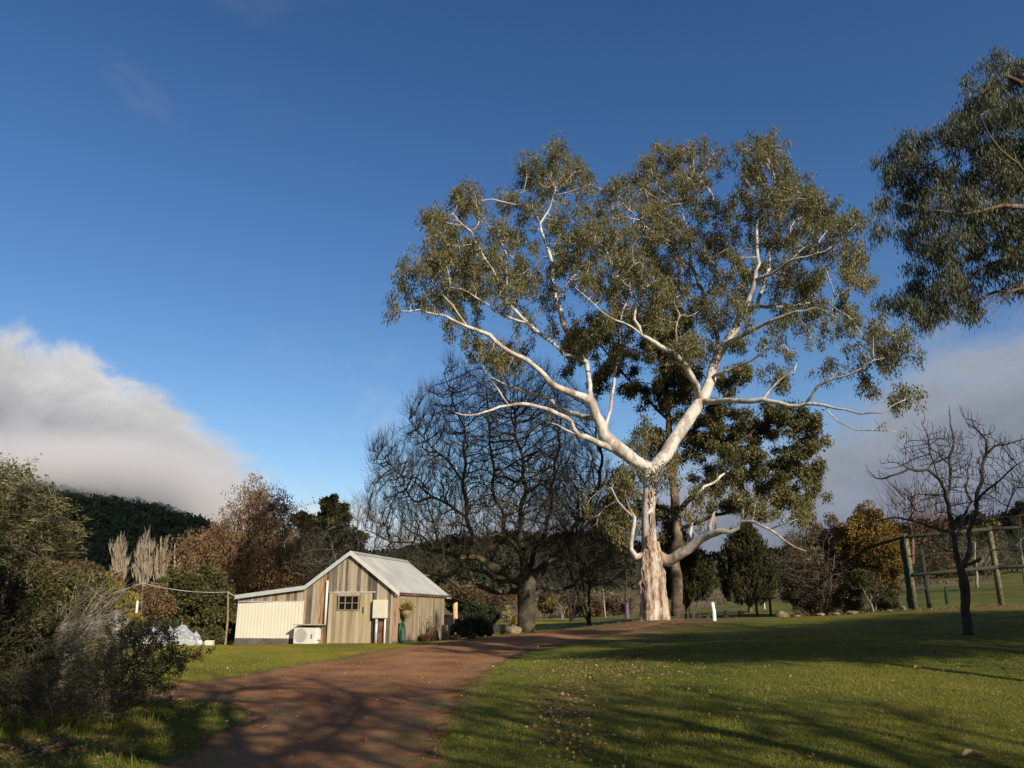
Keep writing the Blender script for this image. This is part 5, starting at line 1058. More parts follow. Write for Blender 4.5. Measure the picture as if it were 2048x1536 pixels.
cx, cz, ww_, hh_ = (wb[0] + wb[1]) / 2, (wb[2] + wb[3]) / 2, wb[1] - wb[0], wb[3] - wb[2]
for c_, s_ in (((cx, wb[3] - .02), (ww_, .05)), ((cx, wb[2] + .02), (ww_ + .08, .05)), ((wb[0] + .02, cz), (.05, hh_ - .09)), ((wb[1] - .02, cz), (.05, hh_ - .09))): wn_.box(sp(c_[0], -.058, c_[1]), (s_[0], .05, s_[1]), AX, r=.2)
for i in (1, 2): wn_.box(sp(wb[0] + ww_ * i / 3, -.055, cz), (.028, .04, hh_ - .09), AX, r=.5)
wn_.box(sp(cx, -.0545, cz), (ww_ - .09, .036, .026), AX, r=.5)
win = wn_.build('window', m_side, door2)
ORG[win.name] = ORG[shed.name]; win.location = (0, 0, 0)
gl = MB(); gl.box(sp(cx, -.012, cz), (ww_ - .04, .012, hh_ - .04), AX); gl.build('glass', m_dark, door2)
tb = MB(); tb.box(sp(2.0, -.05, 2.49), (2.1, .05, .06), AX, r=.9); tb.build('door_track', m_galv, shed)
pp = MB(); pp.tube([sp(3.16, -.09, 1.15), sp(3.16, -.09, 2.98)], .052, 12); pp.build('flue_pipe', m_white, shed, smooth=True)
# verandah
mb = MB(); v = [sp(-.35, 6.46, 2.42), sp(-.35, 9.0, 2.12), sp(3.6, 9.0, 2.55), sp(3.6, 6.46, 3.3)]; mb.add(v + [p_ - [0, 0, .05] for p_ in v], [(0, 1, 2, 3), (7, 6, 5, 4), (0, 4, 5, 1), (1, 5, 6, 2), (2, 6, 7, 3), (3, 7, 4, 0)], r=.1); mb.build('verandah_roof', m_black, shed)
mb = MB(); mb.box(sp(-.2, 6.35, 2.36), (.08, .7, .09), AX, r=.8); mb.build('verandah_beam', m_side, shed)
mb = MB(); mb.tube([sp(-.12, 7.55, .3), sp(-.13, 7.54, 1.2), sp(-.10, 7.56, 2.25)], [.13, .12, .115], 10, wob=.2); mb.build('verandah_post', m_orange, shed, smooth=True)
mb = MB(); mb.box(sp(.9, 9.0, 1.0), (1.9, .1, 1.1), AX); mb.build('verandah_screen', m_black, shed)
# ---- things on the shed
ac = thing('air_conditioner', 'white outdoor air conditioner unit under a small board shelf', 'air conditioner', sp(3.86, -.3, .36))
mb = MB(); mb.box(sp(3.86, -.32, .74), (.98, .36, .66), AX); mb.build('casing', m_white, ac)
mb = MB()
fc_ = sp(4.02, -.507, .74)
for r_ in (.08, .14, .20, .26): mb.tube([fc_ + (Lv * math.cos(a) + Zv * math.sin(a)) * r_ for a in np.linspace(0, 2 * math.pi, 25)], .012, 4, cap=False)
for a in np.linspace(0, math.pi, 7)[:-1]: mb.box(fc_, (.54, .012, .012), np.array([Lv * math.cos(a) + Zv * math.sin(a), Sv, -Lv * math.sin(a) + Zv * math.cos(a)]))
mb.add(np.array([fc_ + Sv * .004] + [fc_ + Sv * .004 + (Lv * math.cos(a) + Zv * math.sin(a)) * .285 for a in np.linspace(0, 2 * math.pi, 33)[:-1]]), t=[(0, 1 + i, 1 + (i + 1) % 32) for i in range(32)], r=.3)
mb.build('fan_grille', m_grey, ac)
mb = MB(); mb.box(sp(3.53, -.505, .70), (.07, .012, .18), AX); mb.build('badge', M('blue_badge', [(0, (.10, .11, .30)), (1, (.14, .15, .36))]), ac)
for s_ in (-.33, .33):
    mb = MB(); mb.box(sp(3.86 + s_, -.32, .385), (.08, .38, .05), AX); mb.build('foot', m_black, ac)
mb = MB(); mb.box(sp(3.33, -.25, .78), (.08, .2, .42), AX); mb.build('pipe_cover', m_white, ac)
sh = MB(); sh.box(sp(3.78, -.34, 1.165), (1.15, .62, .035), AX, r=.7); sh.box(sp(3.55, -.36, 1.19), (.5, .5, .02), AX, r=.85)
o = sh.build('shelf', m_wood, None); tag(o, 'weathered board shelf fixed over the air conditioner', 'shelf')
mbx = thing('meter_box', 'cream electrical meter box on the front wall near the corner', 'meter box', sp(.66, -.1, .36))
mb = MB(); mb.box(sp(.66, -.13, 1.80), (.60, .20, .74), AX, r=.5); mb.box(sp(.66, -.24, 1.80), (.56, .018, .70), AX, r=.8); mb.build('cabinet', m_creambox, mbx)
mb = MB(); mb.tube([sp(.80, -.13, .32), sp(.80, -.13, 1.45)], .060, 12); tag(mb.build('conduit', m_galv, mbx, smooth=True), 'wide grey galvanised conduit')
mb = MB(); mb.tube([sp(.42, -.13, .30), sp(.42, -.13, 1.15), sp(.42, -.13, 1.45)], [.042, .042, .030], 12); tag(mb.build('conduit', m_white, mbx, smooth=True), 'thin white conduit')
rs_ = MB(); rs_.box(sp(.60, -.05, .92), (.30, .02, 1.0), AX, r=.3); o = rs_.build('rusty_sheet', m_rustsheet, None); tag(o, 'rusty metal sheet standing behind the two conduits of the cream box', 'metal sheet')
# hanging basket
hbk = thing('hanging_basket', 'hanging basket of yellow-green plant on the side wall of the shed', 'hanging basket', sp(-.30, .42, 1.4))
mb = MB(); zz = np.array([1.42, 1.48, 1.62, 1.74]); rr = np.array([.04, .13, .22, .25]); mb.tube(np.array([sp(-.30, .42, z) for z in zz]), rr, 12, wob=.1); mb.build('basket', m_log, hbk, smooth=True)
mb = MB(); mb.tube([sp(-.02, .42, 2.2), sp(-.3, .42, 2.2), sp(-.3, .42, 1.75)], .008, 5); mb.build('bracket', m_black, hbk)
f = MB(); n_ = 900; c = sp(-.30, .42, 1.82); Pp = c + rng.normal(size=(n_, 3)) * [.11, .11, .09]; D = unit(rsph(n_) + [0, 0, .5]) * .16; f.leaves(Pp, D, unit(np.cross(D, rsph(n_))) * .015); f.build('foliage', m_yellow, hbk)
hs = thing('garden_hose', 'coiled dark green garden hose hanging near the shed corner', 'hose', sp(-.2, .25, .36))
mb = MB()
for s_ in range(7):
    rz_ = .40 + .03 * rng.normal(); a = np.linspace(0, 2 * np.pi, 22); c = sp(-.12 - .025 * s_, .25 + .02 * rng.normal(), .86 + .02 * rng.normal())
    mb.tube(np.array([c + Sv * math.cos(x) * (.15 + .01 * s_) + Zv * math.sin(x) * rz_ + Lv * .02 * math.sin(2 * x + s_) for x in a]), .017, 6, cap=False)
a = np.linspace(0, 1, 8); mb.tube(np.array([sp(-.2 - .45 * t_, .2 - .2 * t_, .48 - .1 * t_ + .05 * math.sin(t_ * 6)) for t_ in a]), .015, 6)
mb.build('coil', m_green, hs, smooth=True)
mb = MB(); mb.box(sp(-.06, .25, 1.2), (.09, .1, .05), AX); mb.build('hook', m_black, hs)
pt = thing('potted_plant', 'terracotta pot with a leafless twiggy plant against the side wall', 'potted plant', sp(-.45, 2.5, .4))
mb = MB(); mb.tube([sp(-.45, 2.5, z) for z in (.38, .5, .66, .661, .76)], [.17, .20, .235, .27, .27], 16); mb.build('pot', m_terra, pt, smooth=False)
mb = MB()
for s_ in range(16):
    f = unit(np.array([rng.normal() * .35, rng.normal() * .35, 1.0])); pts = [sp(-.45, 2.5, .74)]
    for j in range(6): f = unit(f + .2 * rng.normal(size=3)); pts.append(pts[-1] + f * .14)
    mb.twigs(np.array(pts)[None], np.linspace(.008, .003, 7)[None], 4)
mb.build('stems', m_darktwig, pt); f = MB(); n_ = 60; Pp = sp(-.45, 2.5, 1.25) + rng.normal(size=(n_, 3)) * [.22, .22, .2]; D = rsph(n_) * .05; f.leaves(Pp, D, unit(np.cross(D, rsph(n_))) * .02); f.build('foliage', m_brown, pt)
def stump(label, d, e, h, r_, name='log_stump', mat=None, cat='stump'):
    mb = MB(); z0 = .36; mb.tube([sp(d, e, z0), sp(d + .01, e, z0 + h * .5), sp(d, e, z0 + h)], [r_ * 1.05, r_, r_ * .97], 14, wob=.08); o = mb.build(name, mat or m_log, None); tag(o, label, cat); return o
stump('tall split log standing beside the wagon wheel', -.55, 4.7, .74, .15); stump('short cut stump carrying the black pot', -.75, 5.35, .42, .20); stump('tall dark log standing behind the short stump', -.55, 6.35, 1.02, .20, mat=m_oakbark); stump('grey tapering log beside the verandah post', -.75, 6.75, .95, .17, mat=m_paletwig)
mb = MB(); mb.tube([sp(-.75, 5.35, z) for z in (.785, .80, 1.0, 1.05)], [.12, .15, .19, .20], 14); o = mb.build('black_pot', m_black, None); tag(o, 'black plastic pot standing on the short stump', 'pot')
wh = thing('wagon_wheel', 'small old spoked wheel leaning on the side wall beyond the terracotta pot', 'wheel', sp(-.3, 3.8, .4))
mb = MB(); c = sp(-.25, 3.85, .74); up_ = unit(Zv + .35 * np.array(Lv)); a = np.linspace(0, 2 * np.pi, 29); mb.tube(np.array([c + (Sv * math.cos(x) + up_ * math.sin(x)) * .33 for x in a]), .028, 6, cap=False); mb.build('rim', m_rustsheet, wh)
for i in range(5):
    mb = MB(); x = i * math.pi / 5; dv_ = (Sv * math.cos(x) + up_ * math.sin(x)) * .31; mb.tube([c - dv_, c + dv_], .014, 5); mb.build('spoke', m_rustsheet, wh)
mb = MB(); mb.box(sp(-.75, 5.6, .40), (.5, 1.9, .06), AX); o = mb.build('stone_edging', m_paletwig, None); tag(o, 'flat pale slab in front of the stumps', 'slab')
fl_ = thing('daffodil_tub', 'clump of pale yellow flowers near the foot of the verandah post', 'flowers', sp(-.6, 7.2, 1.0))
f = MB(); n_ = 200; Pp = sp(-.55, 7.1, .95) + rng.normal(size=(n_, 3)) * [.22, .4, .05]; D = unit(rsph(n_) * .4 + [0, 0, 1]) * .3; f.leaves(Pp, D, unit(np.cross(D, rsph(n_))) * .01); f.build('foliage', m_dkgreen, fl_)
n_ = 40; cs_ = sp(-.55, 7.1, 1.32) + rng.normal(size=(7, 3)) * [.24, .5, .06]; m_pet = M('petal', [(0, (.45, .34, .07)), (1, (.6, .5, .2))])
for q_ in cs_:
    f = MB(); D = rsph(8) * .08; f.leaves(q_ + rng.normal(size=(8, 3)) * .01, D, unit(np.cross(D, rsph(8))) * .035); f.build('flower', m_pet, fl_)
mb = MB(); mb.tube([sp(-.6, 7.15, z) for z in (.36, .6, .98)], [.30, .36, .38], 14, wob=.05); mb.build('tub', m_oakbark, fl_)
# boulder
def rock(label, c, s, name='rock', mat=None, cat='rock'):
    bm_v = []; mb = MB(); n_, m_ = 14, 9; V = []
    ph = rng.random(6) * 6
    for j in range(m_):
        for i in range(n_):
            t_ = j / (m_ - 1) * math.pi; a = i / n_ * 2 * math.pi; d_ = np.array([math.sin(t_) * math.cos(a), math.sin(t_) * math.sin(a), math.cos(t_)])
            k_ = 1 + .16 * math.sin(3 * d_[0] + ph[0]) * math.cos(2.5 * d_[1] + ph[1]) + .10 * math.sin(6 * d_[2] + ph[2] + 4 * d_[0]); V.append(np.array(c) + d_ * np.array(s) * k_)
    q_ = [(j * n_ + i, j * n_ + (i + 1) % n_, (j + 1) * n_ + (i + 1) % n_, (j + 1) * n_ + i) for j in range(m_ - 1) for i in range(n_)]
    mb.add(V, q_); o = mb.build(name, mat or m_rock, None, smooth=True); tag(o, label, cat); return o
m_rock = M('field_stone', [(0, (.07, .06, .035)), (.5, (.16, .13, .08)), (1, (.28, .23, .15))], nscale=5, nmix=.8, bump=.6, bscale=9, bdist=.05)
def on(u, v, Y=None):
    if Y is None: return hit(u, v)
    x = W(u, 1200, Y)[0]; return np.array([x, Y, g1(x, Y)])
p = on(1026, 0, 43); rock('tan boulder at the left foot of the mossy trunk', p + [0, 0, .12], (.42, .35, .30))
p = on(1010, 0, 46); rock('low orange-tinted stone among plants left of the mossy trunk', p + [0, 0, .1], (.30, .25, .2))
for i, (u, Y, s, lab) in enumerate(((1562, 41, .42, 'large mossy tan rock at the left end of the brown thicket'), (1636, 39.5, .25, 'flat pale stone in the grass below the brown thicket'), (1590, 41, .2, 'small brown stone beside the large mossy rock'), (1700, 38.5, .30, 'long pale stone under the orange shrub'), (1668, 38.8, .2, 'small white stone left of the long pale stone'), (1803, 37.2, .30, 'upright pointed pale stone next to the left net post'), (1776, 37.8, .17, 'small tan stone left of the pointed pale stone'))):
    s *= .75; p = on(u, 0, Y); rock(lab, p + [0, 0, s * .2], (s * (1.3 if i not in (5,) else .6), s * .8, s * (.75 if i == 0 else .4 if i != 5 else .9)))
# ================================================================== YARD THINGS
pst = hit(1429, 1243); mb = MB(); mb.tube([pst + [0, 0, -.2], pst + [.0, 0, .40], pst + [-.05, 0, .80]], [.085, .083, .083], 14)
o = mb.build('white_post', M('white_paint', [(0, (.74, .74, .70)), (1, (.82, .82, .79))], nscale=5, nmix=.8), None); tag(o, 'short white post standing on the lawn right of the gum trunk', 'post')
def rail_bench(label, u0, u1, Y, zt, n_, name='rail_fence', cat='fence', tilt=0.0, back=False):
    p0, p1 = on(u0, 0, Y), on(u1, 0, Y); root = thing(name, label, cat, (p0 + p1) / 2); ex = unit(p1 - p0)
    mb = MB(); a_ = p0 + [0, 0, zt]; b_ = p1 + [0, 0, zt + tilt]; mb.box((a_ + b_) / 2, (np.linalg.norm(b_ - a_), .16, .07), np.array([unit(b_ - a_), [0, 1, 0], np.cross(unit(b_ - a_), [0, 1, 0])])); mb.build('rail', m_darktwig, root)
    for i in range(n_):
        f = (i + .5) / n_; q_ = p0 * (1 - f) + p1 * f; mb = MB(); mb.box(q_ + [0, 0, zt / 2 - .1], (.11, .11, zt + .2 + tilt * f)); mb.build('post', m_darktwig, root)
    return root
rail_bench('low dark rail fence between the gum trunk and the white post', 1346, 1402, 47, .52, 5)
rail_bench('dark bench rail under the egg-shaped cypress', 1498, 1553, 48, .95, 2, name='bench_rail', cat='bench', tilt=.06)
for i, (u, Y, lab) in enumerate(((1412, 46, 'small dark log stub left of the white post'), (1451, 46, 'dark cut stump just right of the white post'), (1480, 46, 'dark cut stump between the white post and the cypress trunk'), (1344, 47, 'small dark stump right behind the gum trunk'))):
    p = on(u, 0, Y); mb = MB(); hh = (.25, .5, .45, .4)[i]; mb.tube([p - [0, 0, .1], p + [0, 0, hh * .6], p + [0, 0, hh]], [.2, .17, .12], 9, wob=.4); o = mb.build('stump', m_darktwig, None); tag(o, lab, 'stump')
# birdbath-like white marker
p = on(1528, 0, 62); mb = MB(); mb.tube([p, p + [0, 0, .8], p + [0, 0, 1.0], p + [0, 0, 1.25]], [.05, .05, .14, .05], 8); o = mb.build('tee_marker', m_white, None); tag(o, 'tiny white marker on a pole behind the bench rail', 'marker')
# cricket-net like timber frame
NY = 37.0; frame = thing('net_frame', 'tall timber post frame hung with dark green netting', 'net frame', on(1915, 0, NY))
m_post = M('treated_post', [(0, (.05, .048, .028)), (.5, (.11, .10, .06)), (1, (.20, .18, .11))], nscale=7, nmix=.9, bump=.5, bscale=14)
m_rail = M('dark_rail', [(0, (.018, .020, .015)), (1, (.045, .046, .032))], nscale=3, nmix=.8)
pb = [on(1832, 0, NY), on(2013, 0, NY + .3), on(2200, 0, NY + .6)]
pb[0][0] = W(1830, 1215, NY)[0]; pb[1][0] = W(2011, 1207, NY)[0]
HT = [3.35, 3.5, 3.6]
for p_, h_ in zip(pb, HT):
    mb = MB(); mb.tube([p_ - [0, 0, .3], p_ + [0, 0, h_ * .5], p_ + [0, 0, h_]], [.14, .13, .12], 10, wob=.12); mb.build('post', m_post, frame, smooth=True)
def rail(i, j, f0, f1, r_, off=0.0, dy=-.14):
    mb = MB(); a_ = pb[i] + [0, dy, f0]; b_ = pb[j] + [0, dy, f1]; m_ = (a_ + b_) / 2 - [0, 0, off]; mb.tube([a_, m_, b_], r_, 8, wob=.1); mb.build('rail', m_rail, frame, smooth=True)
rail(0, 1, 3.22, 3.38, .085); rail(1, 2, 3.38, 3.5, .085); rail(0, 1, 1.52, 1.66, .085); rail(1, 2, 1.66, 1.75, .085); rail(0, 1, 2.35, 2.45, .03); rail(1, 2, 2.45, 2.5, .03)
bk = [p_ + [0, 6.5, 0] for p_ in pb]
for p_ in bk: p_[2] = g1(p_[0], p_[1])
for p_, h_ in zip(bk[:2], (3.2, 3.3)):
    mb = MB(); mb.tube([p_ - [0, 0, .3], p_ + [0, 0, h_]], [.12, .11], 8, wob=.1); mb.build('post', m_rail, frame, smooth=True)
mb = MB(); mb.tube([bk[0] + [0, 0, 1.0], bk[1] + [0, 0, 1.05]], .07, 8, wob=.1); mb.build('rail', m_rail, frame, smooth=True)
for i, (p_, q_) in enumerate(((pb[0], bk[0]),)):
    mb = MB(); mb.tube([p_ + [0, 0, HT[i] - .1], q_ + [0, 0, 3.1]], .07, 8, wob=.1); mb.build('rail', m_rail, frame, smooth=True)
mn, k = newmat('green_netting'); t = k.n('ShaderNodeTexCoord').outputs['Object']; s3 = k.n('ShaderNodeSeparateXYZ', ins={0: t})
gx = k.m('LESS_THAN', k.m('FRACT', k.m('MULTIPLY', k.m('ADD', s3.outputs[0], s3.outputs[1]), 22.0)), .10); gy_ = k.m('LESS_THAN', k.m('FRACT', k.m('MULTIPLY', s3.outputs[2], 22.0)), .10)
al = k.m('MAXIMUM', gx, gy_); p = k.n('ShaderNodeBsdfDiffuse', ins={0: (.014, .026, .018)}); tr = k.n('ShaderNodeBsdfTransparent'); ms = k.n('ShaderNodeMixShader', ins={0: al, 1: tr.outputs[0], 2: p.outputs[0]}); k.n('ShaderNodeOutputMaterial', ins={0: ms.outputs[0]})
def netp(a_, b_, h0, h1, n_=14):
    mb = MB(); V = []
    for i in range(n_ + 1):
        f = i / n_; q_ = a_ * (1 - f) + b_ * f; hh = h0 * (1 - f) + h1 * f
        for j in range(7): g_ = j / 6; V.append(q_ + [.03 * math.sin(i * 1.7 + j), .05 * math.sin(i * .9 + j * .8), hh * g_ - (.06 * math.sin(f * math.pi) if j == 6 else 0)])
    q = [(i * 7 + j, (i + 1) * 7 + j, (i + 1) * 7 + j + 1, i * 7 + j + 1) for i in range(n_) for j in range(6)]; mb.add(V, q, r=.5); return mb.build('netting', mn, frame)
netp(pb[0] + [0, .1, .1], pb[1] + [0, .1, .1], 3.1, 3.25); netp(pb[1] + [0, .1, .1], pb[2] + [0, .1, .1], 3.25, 3.4); netp(bk[0] + [0, 0, .05], bk[1] + [0, 0, .05], 3.0, 3.1)
m_teal = M('teal_cloth', [(0, (.005, .035, .033)), (1, (.012, .065, .06))], nscale=2, nmix=.9)
mb = MB(); V = []
for i in range(7):
    for j in range(9): f = i / 6; V.append(pb[0] + [-.15 - .02 * f - .03 * math.sin(j * 2.1), -.1 + .35 * f + .05 * math.sin(j * 1.3), .06 + 3.15 * j / 8])
mb.add(V, [(i * 9 + j, (i + 1) * 9 + j, (i + 1) * 9 + j + 1, i * 9 + j + 1) for i in range(6) for j in range(8)], r=.5); mb.build('side_curtain', m_teal, frame)
p = on(1894, 0, 52); mb = MB(); mb.tube([p, p + [0, 0, .5], p + [.03, 0, 1.1]], [.11, .12, .08], 8); o = mb.build('tree_guard', m_teal, None); tag(o, 'small turquoise tree guard on the lawn behind the netting', 'tree guard')
p = on(1253, 0, 67.5); mb = MB(); mb.tube([p, p + [0, 0, .8], p + [0, 0, 1.2]], .17, 10); o = mb.build('tree_guard', M('lilac_wrap', [(0, (.11, .09, .15)), (1, (.16, .13, .21))]), None); tag(o, 'lilac wrap round the trunk of the bare grey tree left of the gum', 'tree guard')
# clothesline
cl_ = thing('clothesline', 'sagging pale wire strung from the shed corner to its thin poles', 'clothesline', on(458, 0, 36.5))
pw = on(459, 0, 36.2); mb = MB(); hpw = W(457, 1182, 36.2)[2]; mb.tube([pw - [0, 0, .2], pw * .5 + np.array([W(458, 1182, 36.2)[0], 36.2, hpw]) * .5 + [.03, 0, 0], [W(456, 1182, 36.2)[0], 36.2, hpw]], [.05, .045, .04], 7, wob=.2); mb.build('wooden_pole', m_log, cl_)
def wire(a_, b_, sag):
    mb = MB(); t_ = np.linspace(0, 1, 24); pts = a_[None] * (1 - t_[:, None]) + b_[None] * t_[:, None]; pts[:, 2] -= sag * 4 * t_ * (1 - t_); mb.tube(pts, .013, 5, cap=False); mb.build('wire', m_galv, cl_)
A0 = sp(7.45, -.1, 2.32); A1 = np.array([W(456, 1184, 36.2)[0], 36.2, hpw - .04]); A2 = W(285, 1166, 33); A3 = W(195, 1194, 31.5)
wire(A0, A1, .02); wire(A1, A2, .14); wire(A2, A3, .03)
pp_ = on(270, 0, 31.5); mb = MB(); mb.tube([pp_ - [0, 0, .1], W(270, 1258, 31.5), W(275, 1202, 31.8)], [.05, .05, .045], 8); o = mb.build('white_pole', m_white, None); tag(o, 'slim white pole leaning in the garden under the wire', 'pole')
mb = MB(); mb.tube([pp_ - [0, 0, .1] + [.0, 1, 0], W(285, 1166, 33)], [.02, .012], 5); mb.build('prop', m_twig, cl_)
# white netting over garden frame
nt = thing('garden_netting', 'white garden netting draped over stakes beside the round olive shrub', 'netting', on(348, 0, 33))
mwn, k = newmat('white_net'); p = k.n('ShaderNodeBsdfDiffuse', ins={0: (.36, .39, .41)}); tr = k.n('ShaderNodeBsdfTransparent'); t = k.n('ShaderNodeTexCoord').outputs['Object']
al = k.ss(k.noise(t, 5, 4, .7), .30, .62, .45, .97); ms = k.n('ShaderNodeMixShader', ins={0: al, 1: tr.outputs[0], 2: p.outputs[0]}); k.n('ShaderNodeOutputMaterial', ins={0: ms.outputs[0]})
mb = MB(); nx, ny = 60, 26; c0_ = on(348, 0, 33); V = []
pk = [(-.75, 0.1, .80), (.35, .2, .90), (-1.15, .1, .7), (-.2, .4, .74), (.95, .2, .55), (.45, -.5, .62), (-.6, -.5, .62), (1.25, .3, .42)]
for i in range(nx + 1):
    for j in range(ny + 1):
        x = -1.45 + 2.9 * i / nx; y = -.8 + 1.6 * j / ny; h_ = max(zp - 1.15 * math.hypot(x - xp, y - yp) ** .62 * .62 for xp, yp, zp in pk); h_ = max(h_, .08)
        ed_ = min((x + 1.45), (1.45 - x), (y + .8), (.8 - y)); h_ = h_ * min(1, .15 + ed_ * 4)
        V.append(c0_ + [x, y, h_ + .035 * math.sin(x * 13 + y * 5) + .025 * math.sin(y * 17 + x * 4) + .02 * math.sin(x * 29)])
mb.add(V, [(i * (ny + 1) + j, (i + 1) * (ny + 1) + j, (i + 1) * (ny + 1) + j + 1, i * (ny + 1) + j + 1) for i in range(nx) for j in range(ny)], r=.5); mb.build('cover', mwn, nt, smooth=True)
for xp, yp, zp in pk[:5]:
    mb = MB(); q_ = c0_ + [xp, yp, 0]; mb.tube([q_ - [0, 0, .1], q_ + [0, 0, zp - .02]], .02, 6); mb.build('stake', m_paletwig, nt)
for i, (u, m_, lab) in enumerate(((392, m_creambox, 'cream block at the foot of the round olive shrub'), (407, m_galv, 'grey-blue block between two cream ones under the olive shrub'), (428, m_creambox, 'cream block at the right end of the olive shrub'))):
    p = on(u, 0, 32.6); mb = MB(); mb.box(p + [0, 0, .09], (.30, .2, .22), np.array([[math.cos(i), math.sin(i) * .3, 0], [-math.sin(i) * .3, math.cos(i), 0], [0, 0, 1]]) if i == 1 else None); o = mb.build('garden_block', m_, None); tag(o, lab, 'block')
# rustic log barrier
m_oldlog = M('silver_log', [(0, (.07, .065, .065)), (.5, (.17, .16, .155)), (1, (.32, .30, .28))], nscale=4, nmix=.8, bump=.6, bscale=10, bdist=.04, stretch=(1, 1, .4))
lb = thing('log_fence', 'grey weathered log fence with thick forked posts behind the brush heap', 'fence', on(180, 0, 21))
def P3(u, v, Y): return W(u, v, Y)
for pts, rr in (([P3(121, 1352, 18), P3(121, 1318, 18), P3(123, 1290, 18)], [.13, .12, .11]), ([P3(236, 1316, 21), P3(232, 1275, 21), P3(238, 1240, 21), P3(228, 1222, 21)], [.14, .15, .13, .09]), ([P3(126, 1300, 22), P3(124, 1266, 22)], [.15, .13])):
    g0 = pts[0].copy(); g0[2] = g1(g0[0], g0[1]) - .1; mb = MB(); mb.tube(np.array([g0] + pts[1:]), rr, 10, wob=.25); mb.build('post', m_oldlog, lb, smooth=True)
for a_, b_, r_ in (((60, 1268, 22), (255, 1243, 21), .13), ((118, 1322, 18.2), (250, 1292, 21), .11), ((232, 1290, 21), (285, 1268, 22.5), .10), ((-60, 1330, 16), (125, 1326, 17.8), .10)):
    A_, B_ = P3(*a_), P3(*b_); mb = MB(); mb.tube(np.array([A_, A_ * .6 + B_ * .4 + [0, 0, .04], B_]), [r_, r_ * 1.05, r_ * .85], 9, wob=.2); mb.build('rail', m_oldlog, lb, smooth=True)

# ================================================================== GROUND COVER
m_blade = leafmat('grass_blade', (.085, .115, .018), (.165, .185, .027), (.30, .26, .055), ns=1.1, nmix=.62, tr=.35, spec=.25)
def visible_pts(n, y0, y1, p=1.4, x0=-.70, x1=.70):
    Y = y0 + (y1 - y0) * rng.random(n) ** p; X = (x0 + (x1 - x0) * rng.random(n)) * Y; return X, Y
n_ = 330000; X, Y = visible_pts(n_, 8.2, 27, 1.9); s_ = sdist(np.stack([X, Y], 1), road_poly)
keep = s_ < -.02 + .30 * (rng.random(n_) ** 3) - .15 * rng.random(n_); X, Y, s_ = X[keep], Y[keep], s_[keep]
Z = gz(X, Y) + (.03 * np.sin(X * .9 + 1.3 * np.sin(Y * .35)) * np.sin(Y * .7 + X * .2)) * np.clip((Y - 5) / 20, 0, 1)
cl_n = .5 + .5 * np.sin(X * 1.3 + 2 * np.sin(Y * .9)) * np.sin(Y * 1.1 + 1.7 * np.sin(X * .7)); Hb = (.022 + .028 * rng.random(len(X)) ** 2) * (.7 + .7 * cl_n); Hb *= np.where((X < -3.2) & (s_ < 0) & (Y < 15), 1.6, 1)
m_ = len(X); D = unit(np.stack([rng.normal(size=m_) * .45, rng.normal(size=m_) * .45, np.ones(m_)], 1)) * Hb[:, None]
ang = rng.random(m_) * np.pi; Wv = np.stack([np.cos(ang), np.sin(ang), np.zeros(m_)], 1) * (.0032 + .00025 * Y)[:, None]
P0_ = np.stack([X, Y, Z - .004], 1); v = np.stack([P0_ - Wv, P0_ + Wv, P0_ + D], 1).reshape(-1, 3)
gr = MB(); gr.add(v, t=np.arange(3 * m_).reshape(m_, 3), r=np.clip(.25 + .5 * rng.random(m_) * cl_n + .3 * rng.random(m_), 0, 1)); o = gr.build('lawn_grass', m_blade, org=(0, 0, 0)); tag(o, 'short lawn grass on both sides of the driveway', 'grass', kind='stuff')
# long grass at lower left
n_ = 26000; X = rng.uniform(-9.5, -3.6, n_); Y = rng.uniform(8.6, 13.2, n_); s_ = sdist(np.stack([X, Y], 1), road_poly); dn_ = rng.random(n_) < np.clip(.15 + .5 * np.sin(X * 2.1 + 1) * np.sin(Y * 1.7) + np.clip((-X - 4.5) / 4, 0, 1) * .5, 0.04, 1)
kp = (s_ < -.25) & dn_; X, Y = X[kp], Y[kp]; m_ = len(X); Z = gz(X, Y); ln = .07 + .15 * rng.random(m_) ** 2; dr = np.stack([rng.normal(size=m_) * .4, rng.normal(size=m_) * .4, np.ones(m_)], 1)
p0 = np.stack([X, Y, Z - .01], 1); p1 = p0 + unit(dr) * ln[:, None] * .6; p2 = p1 + unit(dr * [2, 2, .6]) * ln[:, None] * .5; ang = rng.random(m_) * np.pi; Wv = np.stack([np.cos(ang), np.sin(ang), np.zeros(m_)], 1) * .006
v = np.stack([p0 - Wv, p0 + Wv, p1 + Wv * .7, p1 - Wv * .7, p2], 1).reshape(-1, 3); b5 = np.arange(m_)[:, None] * 5
gr = MB(); gr.add(v, q=b5 + [[0, 1, 2, 3]], t=b5 + [[3, 2, 4]]); o = gr.build('long_grass', m_blade, org=(0, 0, 0)); tag(o, 'longer unmown grass at the lower left under the shrubs', 'grass', kind='stuff')
